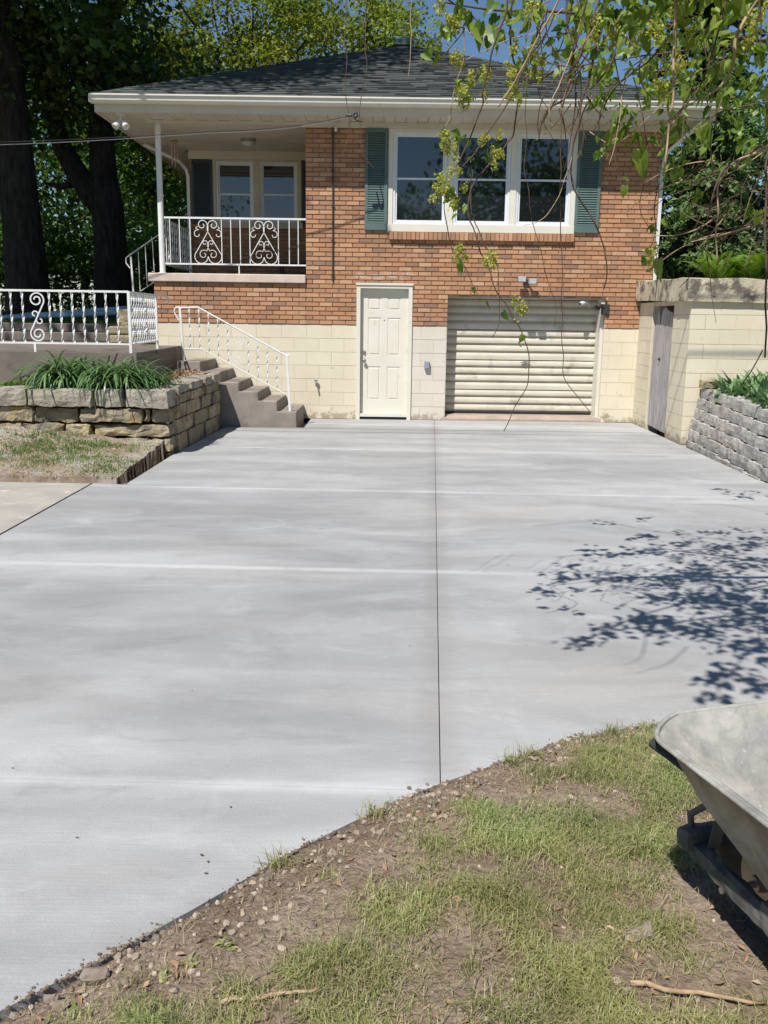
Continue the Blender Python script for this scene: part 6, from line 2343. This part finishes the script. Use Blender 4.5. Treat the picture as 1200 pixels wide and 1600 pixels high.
P = scatter(80000, -1.0, 1.7, 1.5, 3.62, dens, soil_h, 16, 0.016)
hs_ = np.array([0.8 + 0.9 * noise.noise(Vector((p[0] * 7, p[1] * 7, 2))) for p in P])
blades('grass', P, 0.015, 0.070, 0.0021, M['grass'], 1, 1.5, 'patchy green grass growing in the bare soil of the foreground verge', hs_)
P = scatter(26000, -1.0, 1.7, 1.5, 3.62, lambda x, y: min(1, dens(x, y) * 0.8 + 0.06 * (edge_y(x) - y > 0.06)), soil_h, 6, 0.02)
blades('dry_grass', P, 0.008, 0.046, 0.0019, M['drygrass'], 2, 2.1, 'dead straw coloured grass lying on the foreground verge')


def ldens(x, y):
    v_ = fbm(x + 1.1, y + 7.2, 3, 1.6)
    return min(1, max(0, v_ + 0.35)) * min(1, (y - 8.75) / 0.3)


P = scatter(5500, -4.6, -2.6, 8.76, 10.6, ldens, patch_h, 8, 0.03)
blades('lawn_grass', P, 0.02, 0.06, 0.006, M['lawn'], 4, 1.2, 'thin lawn grass in front of the limestone wall')
P = scatter(5000, -4.6, -2.58, 8.76, 10.6, lambda x, y: 0.5, patch_h, 6, 0.03)
blades('straw', P, 0.01, 0.04, 0.006, M['drygrass'], 5, 2.2, 'dry straw scattered in front of the limestone wall')
P = scatter(9000, -9, -5.5, 17.2, 20.5, lambda x, y: 1, yard_h, 6, 0.05)
blades('yard_grass', P, 0.04, 0.09, 0.012, M['lawn'], 6, 1.0, 'bright grass of the upper yard behind the railing')
# grass tufts at the slab edge near the barrow
P = np.concatenate([np.array([(cx_ + grng.normal() * 0.02, cy_ + grng.normal() * 0.012, -0.01) for _ in range(60)]) for cx_, cy_ in ((0.9, 3.32), (1.28, 3.47), (1.33, 3.48), (0.55, 3.13), (0.48, 3.08), (-0.02, 2.70), (-0.30, 2.42))])
blades('grass_tufts', P, 0.04, 0.10, 0.003, M['grass'], 7, 0.9, 'loose grass tufts along the driveway edge')


def ico():
    t_ = (1 + 5 ** 0.5) / 2
    v_ = np.array([(-1, t_, 0), (1, t_, 0), (-1, -t_, 0), (1, -t_, 0), (0, -1, t_), (0, 1, t_), (0, -1, -t_), (0, 1, -t_), (t_, 0, -1), (t_, 0, 1), (-t_, 0, -1), (-t_, 0, 1)], float)
    v_ /= np.linalg.norm(v_[0])
    f_ = np.array([(0, 11, 5), (0, 5, 1), (0, 1, 7), (0, 7, 10), (0, 10, 11), (1, 5, 9), (5, 11, 4), (11, 10, 2), (10, 7, 6), (7, 1, 8), (3, 9, 4), (3, 4, 2), (3, 2, 6), (3, 6, 8), (3, 8, 9), (4, 9, 5), (2, 4, 11), (6, 2, 10), (8, 6, 7), (9, 8, 1)])
    return v_, f_


IV, IF = ico()


def pebbles(name, P, smin, smax, mat, seed, label):
    rng2 = np.random.default_rng(seed)
    n = len(P)
    s = smin + (smax - smin) * rng2.uniform(0, 1, (n, 1, 1)) ** 2.6
    ax = rng2.uniform(0.55, 1.15, (n, 1, 3))
    ax[:, :, 2] *= 0.75
    jit = rng2.uniform(0.75, 1.2, (n, 12, 1))
    a = rng2.uniform(0, 2 * math.pi, n)
    V = IV[None] * jit * ax * s
    x = V[:, :, 0] * np.cos(a)[:, None] - V[:, :, 1] * np.sin(a)[:, None]
    y = V[:, :, 0] * np.sin(a)[:, None] + V[:, :, 1] * np.cos(a)[:, None]
    V = np.stack([x, y, V[:, :, 2]], 2) + P[:, None, :]
    V[:, :, 2] += s[:, :, 0] * 0.25
    F = (IF[None] + (np.arange(n) * 12)[:, None, None]).reshape(-1, 3)
    o = nmesh(name, V.reshape(-1, 3), F, mat)
    o['kind'] = 'stuff'
    o['label'] = label
    o['category'] = 'gravel'
    return o


def pdens(x, y):
    d = edge_y(x) - y
    if d < 0.015:
        return 0
    return math.exp(-d / 0.16) * (0.6 if x > 0.4 else 1.0) + 0.05


P = scatter(1900, -1.0, 1.5, 1.6, 3.5, pdens, soil_h, 4, 0.03)
P[:, 2] += 0.004
pebbles('pebbles', P, 0.002, 0.015, M['gravel'], 1, 'loose pebbles and broken stone along the driveway edge')
P = scatter(3800, -1.0, 1.5, 1.6, 3.5, lambda x, y: min(1, pdens(x, y) + 0.1), soil_h, 6, 0.03)
P[:, 2] += 0.003
pebbles('soil_crumbs', P, 0.0025, 0.012, M['soil'], 2, 'crumbs of brown soil on the foreground verge')
P = scatter(500, -4.5, -2.6, 8.8, 10.6, lambda x, y: 0.5, patch_h, 3, 0.05)
pebbles('wall_gravel', P, 0.006, 0.03, M['gravel'], 3, 'gravel and dust in front of the limestone wall')
P = []
while len(P) < 700:
    x_ = grng.uniform(-1.0, 1.4)
    d_ = grng.exponential(0.011)
    if grng.random() < 0.35 + 0.9 * noise.noise(Vector((x_ * 5, 0, 0))):
        P.append((x_, edge_y(x_) + d_ - 0.012, 0.001))
pebbles('spilled_soil', np.array(P), 0.0018, 0.009, M['soil'], 6, 'soil crumbs spilled onto the edge of the new slab')
# crumbs in the dug edge left of the slab
P = np.array([(-2.585 + grng.normal() * 0.025, grng.uniform(8.75, 10.55), grng.uniform(-0.13, -0.03)) for _ in range(120)])
P[:, 0] -= 0.03
pebbles('dug_soil', P, 0.01, 0.035, M['soil'], 4, 'dark clods of soil in the dug edge beside the driveway')


def litter(name, P, L, mat, seed, label, up=2.0):
    rng2 = np.random.default_rng(seed)
    V, F = quads(P, L, L * 0.5, up, rng2)
    o = nmesh(name, V, F, mat)
    o['kind'] = 'stuff'
    o['label'] = label
    o['category'] = 'litter'
    return o


P = np.array([(grng.uniform(-5, -2.75), grng.uniform(10.9, 11.5), 0) for _ in range(900)] + [(grng.uniform(-3.05, -2.75), grng.uniform(11.5, 13.6), 0) for _ in range(500)])
P[:, 2] = [bed_h(x, y) + 0.02 for x, y, _ in P]
litter('leaf_mulch', P, 0.06, M['litter'], 1, 'dry brown leaves covering the lily bed', 1.0)
dp = [(400, 744), (205, 690), (360, 1262), (120, 1310), (315, 1338), (325, 1348), (322, 1366), (860, 690), (1018, 800), (640, 1010), (570, 905), (730, 770), (470, 770), (300, 1080), (250, 760), (145, 776), (880, 955), (760, 830)]
P = []
for (a, b) in dp:
    r_ = at(a, b, 1.0) - Vector((0, 0, CAMH))
    k_ = -CAMH / r_.z
    P.append((r_.x * k_, k_, 0.006))
for _ in range(45):
    x_, y_ = grng.uniform(-2.6, 3.8), grng.uniform(2.0, 14.5)
    if y_ > edge_y(x_) + 0.1:
        P.append((x_, y_, 0.005))
litter('driveway_litter', np.array(P), 0.014, M['darklitter'], 2, 'tiny dark leaf bits scattered on the new concrete', 1.5)
P = scatter(300, -1.0, 1.5, 1.6, 3.5, lambda x, y: 0.6 * (edge_y(x) > y + 0.05), soil_h, 3, 0.05)
P[:, 2] += 0.015
litter('dead_leaves', P, 0.028, M['litter'], 3, 'bits of dead leaf on the foreground verge', 0.8)

for k, (a, b, n_, l_, lb) in enumerate(((300, 1530, 16, 0.07, 'broad leaved weed low left near the slab edge'), (352, 1500, 18, 0.08, 'spreading green weed in the dirt at the lower left'), (262, 1545, 12, 0.06, 'small green weed nearest the slab corner lower left'), (120, 1588, 10, 0.05, 'tiny weed at the bottom left edge'), (1005, 1130, 14, 0.07, 'grassy weed where the verge meets the slab beside the barrow'))):
    r0 = at(a, b, 1.0) - Vector((0, 0, CAMH))
    k_ = -CAMH / r0.z
    strap_plant('weed', (r0.x * k_, k_, soil_h(r0.x * k_, k_) - 0.004), n_, l_ * 0.5, 0.009, M['grass'], lb, 'weed', 50 + k, arch=1.1, r0=0.012)
# sticks and larger stones in the foreground
for (nm, a, b, r_, lb) in (('stick', (345, 1566), (505, 1544), 0.006, 'brown stick lying in the soil at the lower left'), ('stick', (985, 1536), (1198, 1568), 0.007, 'long dry stick on the soil at the lower right'), ('stick', (945, 1450), (1015, 1461), 0.005, 'short yellow stick in the grass near the barrow')):
    def gp_(px_, py_):
        r0 = at(px_, py_, 1.0) - Vector((0, 0, CAMH))
        k_ = -CAMH / r0.z
        for _ in range(3):
            k_ = (soil_h(r0.x * k_, k_) + 0.012 - CAMH) / r0.z
        return Vector((r0.x * k_, k_, CAMH + r0.z * k_))
    A_, B_ = gp_(*a), gp_(*b)
    m = MB()
    pts_ = [A_.lerp(B_, i / 8) + Vector((0, 0.006 * math.sin(i * 1.7), 0.003 * math.sin(i * 2.3))) for i in range(9)]
    m.tube(pts_, [r_ * (1 - 0.05 * i) for i in range(9)], 7)
    o_ = m.build(nm, M['dryvine'], None, loc=A_, smooth=True)
    tag(o_, lb, 'stick')
for (a, b, s_, lb) in ((80, 1560, 0.026, 'white broken stone at the lower left corner'), (92, 1567, 0.024, 'pale split stone beside the lower left corner'), (150, 1525, 0.035, 'tan rock at the driveway edge lower left'), (345, 1530, 0.012, 'small white pebble near the lower left stick'), (1000, 1462, 0.045, 'tan rock half sunk in the soil near the barrow')):
    p = gp_(a, b)
    m = MB()
    rough_block(m, p.x - s_, p.x + s_, p.y - s_ * 0.7, p.y + s_ * 0.7, p.z - s_ * 0.5, p.z + s_ * 0.45, s_ * 0.5, s_ * 0.5, a)
    o_ = m.build('stone', M['gravel'], None, loc=p)
    tag(o_, lb, 'stone')

# ------------------------------------------------------------------ wheelbarrow
t = thing('wheelbarrow', (1.05, 1.8, 0), 'cement caked wheelbarrow cut off by the right edge of the photo', 'wheelbarrow')
ax_ = Vector((-0.29, 0.957, 0)).normalized()            # towards the nose
bx_ = Vector((0.957, 0.29, 0)).normalized()             # across, to the right
O_ = Vector((0.675, 2.09, 0)) + bx_ * 0.335             # middle of the nose edge on the ground


def WB(a, b, z):
    return O_ + ax_ * a + bx_ * b + Vector((0, 0, z))


def rounded(a0, a1, w0, w1, r, n=7):
    """rounded outline in (a,b): a0 back, a1 nose, half widths w0 (back), w1 (nose)"""
    out = []
    cs = [(a1 - r, w1 - r, 0), (a1 - r, -w1 + r, 1), (a0 + r, -w0 + r, 2), (a0 + r, w0 - r, 3)]
    st_ = [math.pi / 2, 0, -math.pi / 2, -math.pi]
    for (ca, cb, q_) in cs:
        for i in range(n + 1):
            th_ = (math.pi / 2 - i / n * math.pi / 2) - q_ * math.pi / 2
            out.append((ca + r * math.cos(th_), cb + r * math.sin(th_)))
    return out


N7 = 7
rimo = rounded(-0.98, 0.02, 0.335, 0.335, 0.09, N7)
rim_z = lambda a, b: 0.615 + 0.055 * max(0, (a + 0.25) / 0.27) ** 1.5 * max(0, 1 - (b / 0.33) ** 2)
levels = [(1.0, 0.0, None)]
secs = [
    (rounded(-0.995, 0.035, 0.350, 0.350, 0.10, N7), 'lipo'),
    (rimo, 'rim'),
    (rounded(-0.93, -0.06, 0.29, 0.29, 0.10, N7), 0.50),
    (rounded(-0.87, -0.17, 0.235, 0.225, 0.12, N7), 0.38),
    (rounded(-0.82, -0.27, 0.19, 0.175, 0.12, N7), 0.285),
    (rounded(-0.78, -0.33, 0.15, 0.135, 0.11, N7), 0.255),
]
m = MB()
ring = []
for (pts_, z_) in secs:
    row = []
    for (a, b) in pts_:
        if z_ == 'rim':
            zz = rim_z(a, b)
        elif z_ == 'lipo':
            zz = rim_z(a, b) - 0.012
        else:
            zz = z_
        row.append(len(m.v))
        m.v.append(tuple(WB(a, b, zz)))
    ring.append(row)
n_ = len(ring[0])
for r0, r1 in zip(ring, ring[1:]):
    for i in range(n_):
        j = (i + 1) % n_
        m.f.append((r0[i], r0[j], r1[j], r1[i]))
m.f.append(tuple(ring[-1]))
tray = m.build('tray', M['tray'], t, smooth=True)
so = tray.modifiers.new('sheet', 'SOLIDIFY')
so.thickness = 0.004
so.offset = -1
m = MB()
rimpath = [WB(a, b, rim_z(a, b) - 0.006) for (a, b) in secs[0][0]]
m.tube(rimpath + [rimpath[0]], 0.0062, 8, cap=False)
m.build('rim', M['tray'], tray, smooth=True)
for sgn in (-1, 1):
    m = MB()
    p0, p1, p2 = WB(0.09, sgn * 0.12, 0.215), WB(-0.5, sgn * 0.185, 0.24), WB(-1.55, sgn * 0.30, 0.60)
    hp_ = [p0.lerp(p1, i / 24) for i in range(24)] + [p1.lerp(p2, i / 14) for i in range(15)]
    b0_ = len(m.v)
    for i, p in enumerate(hp_):
        for k_ in range(10):
            th_ = 2 * math.pi * k_ / 10
            ca_, sa_ = math.cos(th_), math.sin(th_)
            ex_ = 1 / max(abs(ca_), abs(sa_)) ** 0.75
            lump_ = 1 + 0.34 * noise.noise(p * 13 + Vector((ca_ * 1.2, sa_ * 1.2, sgn))) + 0.16 * noise.noise(p * 45 + Vector((ca_ * 3, sa_ * 3, 0)))
            end_ = 0.72 if i == 0 else 1.0
            m.v.append(tuple(p + bx_ * (0.021 * ca_ * ex_ * lump_ * end_) + Vector((0, 0, 0.027 * sa_ * ex_ * lump_ * end_))))
    for i in range(len(hp_) - 1):
        for k_ in range(10):
            k2_ = (k_ + 1) % 10
            m.f.append((b0_ + i * 10 + k_, b0_ + i * 10 + k2_, b0_ + (i + 1) * 10 + k2_, b0_ + (i + 1) * 10 + k_))
    m.f.append(tuple(b0_ + k_ for k_ in range(9, -1, -1)))
    m.f.append(tuple(b0_ + (len(hp_) - 1) * 10 + k_ for k_ in range(10)))
    hd = m.build('handle', M['handle'], t)
    m = MB()
    m.tube([p2, p2 + (p2 - p1).normalized() * 0.14], 0.022, 10)
    m.build('grip', M['rubber'], hd)
    m = MB()
    m.tube([WB(-0.62, sgn * 0.21, 0.23), WB(-0.74, sgn * 0.25, 0.008), WB(-0.86, sgn * 0.25, 0.008), WB(-0.98, sgn * 0.235, 0.34)], 0.012, 8)
    m.build('leg', M['handle'], t, smooth=True)
    m = MB()
    m.bbox(-0.02, 0.02, -0.02, 0.02, 0, 0.05, 0.005)
    # wedge between handle and tray
    m = MB()
    m.tube([WB(-0.25, sgn * 0.165, 0.26), WB(-0.78, sgn * 0.20, 0.268)], 0, rect=(0.04, 0.03))
    m.build('wedge', M['handle'], t)
# chunks of set cement on the near handle end, nose bar and guard loop
m = MB()
a_, b_ = WB(0.10, -0.15, 0.24), WB(0.10, 0.15, 0.24)
rough_block(m, -0.17, 0.17, -0.03, 0.03, -0.03, 0.035, 0.016, 0.03, 12)
m.v = [tuple(WB(0.085, 0, 0.235) + bx_ * x_ + ax_ * y_ + Vector((0, 0, z_))) for x_, y_, z_ in m.v]
m.build('nose_bar', M['handle'], t)
m = MB()
m.tube([WB(0.085, -0.13, 0.24), WB(0.10, -0.13, 0.30), WB(0.075, -0.10, 0.335), WB(0.03, -0.07, 0.345), WB(-0.03, -0.05, 0.32)], 0.010, 8)
m.build('guard_loop', M['handle'], t, smooth=True)
m = MB()
m.tube([WB(-0.10, -0.27, 0.53), WB(-0.03, -0.30, 0.555), WB(0.025, -0.322, 0.570)], 0.012, 10)
m.build('tip_bar', M['rubber'], t, smooth=True)
m = MB()
for sgn in (-1, 1):
    m.tube([WB(0.02, sgn * 0.11, 0.24), WB(-0.02, sgn * 0.10, 0.50), WB(-0.01, sgn * 0.09, 0.575)], 0, rect=(0.03, 0.006))
m.build('tray_brace', M['handle'], t)
for (a, b) in ((-0.42, -0.05), (-0.42, 0.05), (-0.68, -0.05), (-0.68, 0.05)):
    m = MB()
    m.lathe(WB(a, b, 0.2555), [(0.012, 0), (0.012, 0.004), (0.007, 0.008), (0.002, 0.009)], n=10)
    m.build('bolt', M['steel'], tray, smooth=True)
# wheel
wc = WB(-0.085, 0, 0.195)
m = MB()
prof_ = [(0.115, -0.030), (0.15, -0.046), (0.178, -0.040), (0.194, -0.018), (0.196, 0.0), (0.194, 0.018), (0.178, 0.040), (0.15, 0.046), (0.115, 0.030)]
m.lathe(wc, prof_, bx_, 32)
wh = m.build('wheel', M['rubber'], t, smooth=True)
m = MB()
m.lathe(wc, [(0.02, -0.06), (0.025, -0.035), (0.114, -0.028), (0.114, 0.028), (0.025, 0.035), (0.02, 0.06)], bx_, 24)
m.tube([wc - bx_ * 0.16, wc + bx_ * 0.16], 0.009, 8)
m.build('hub', M['steel'], wh)
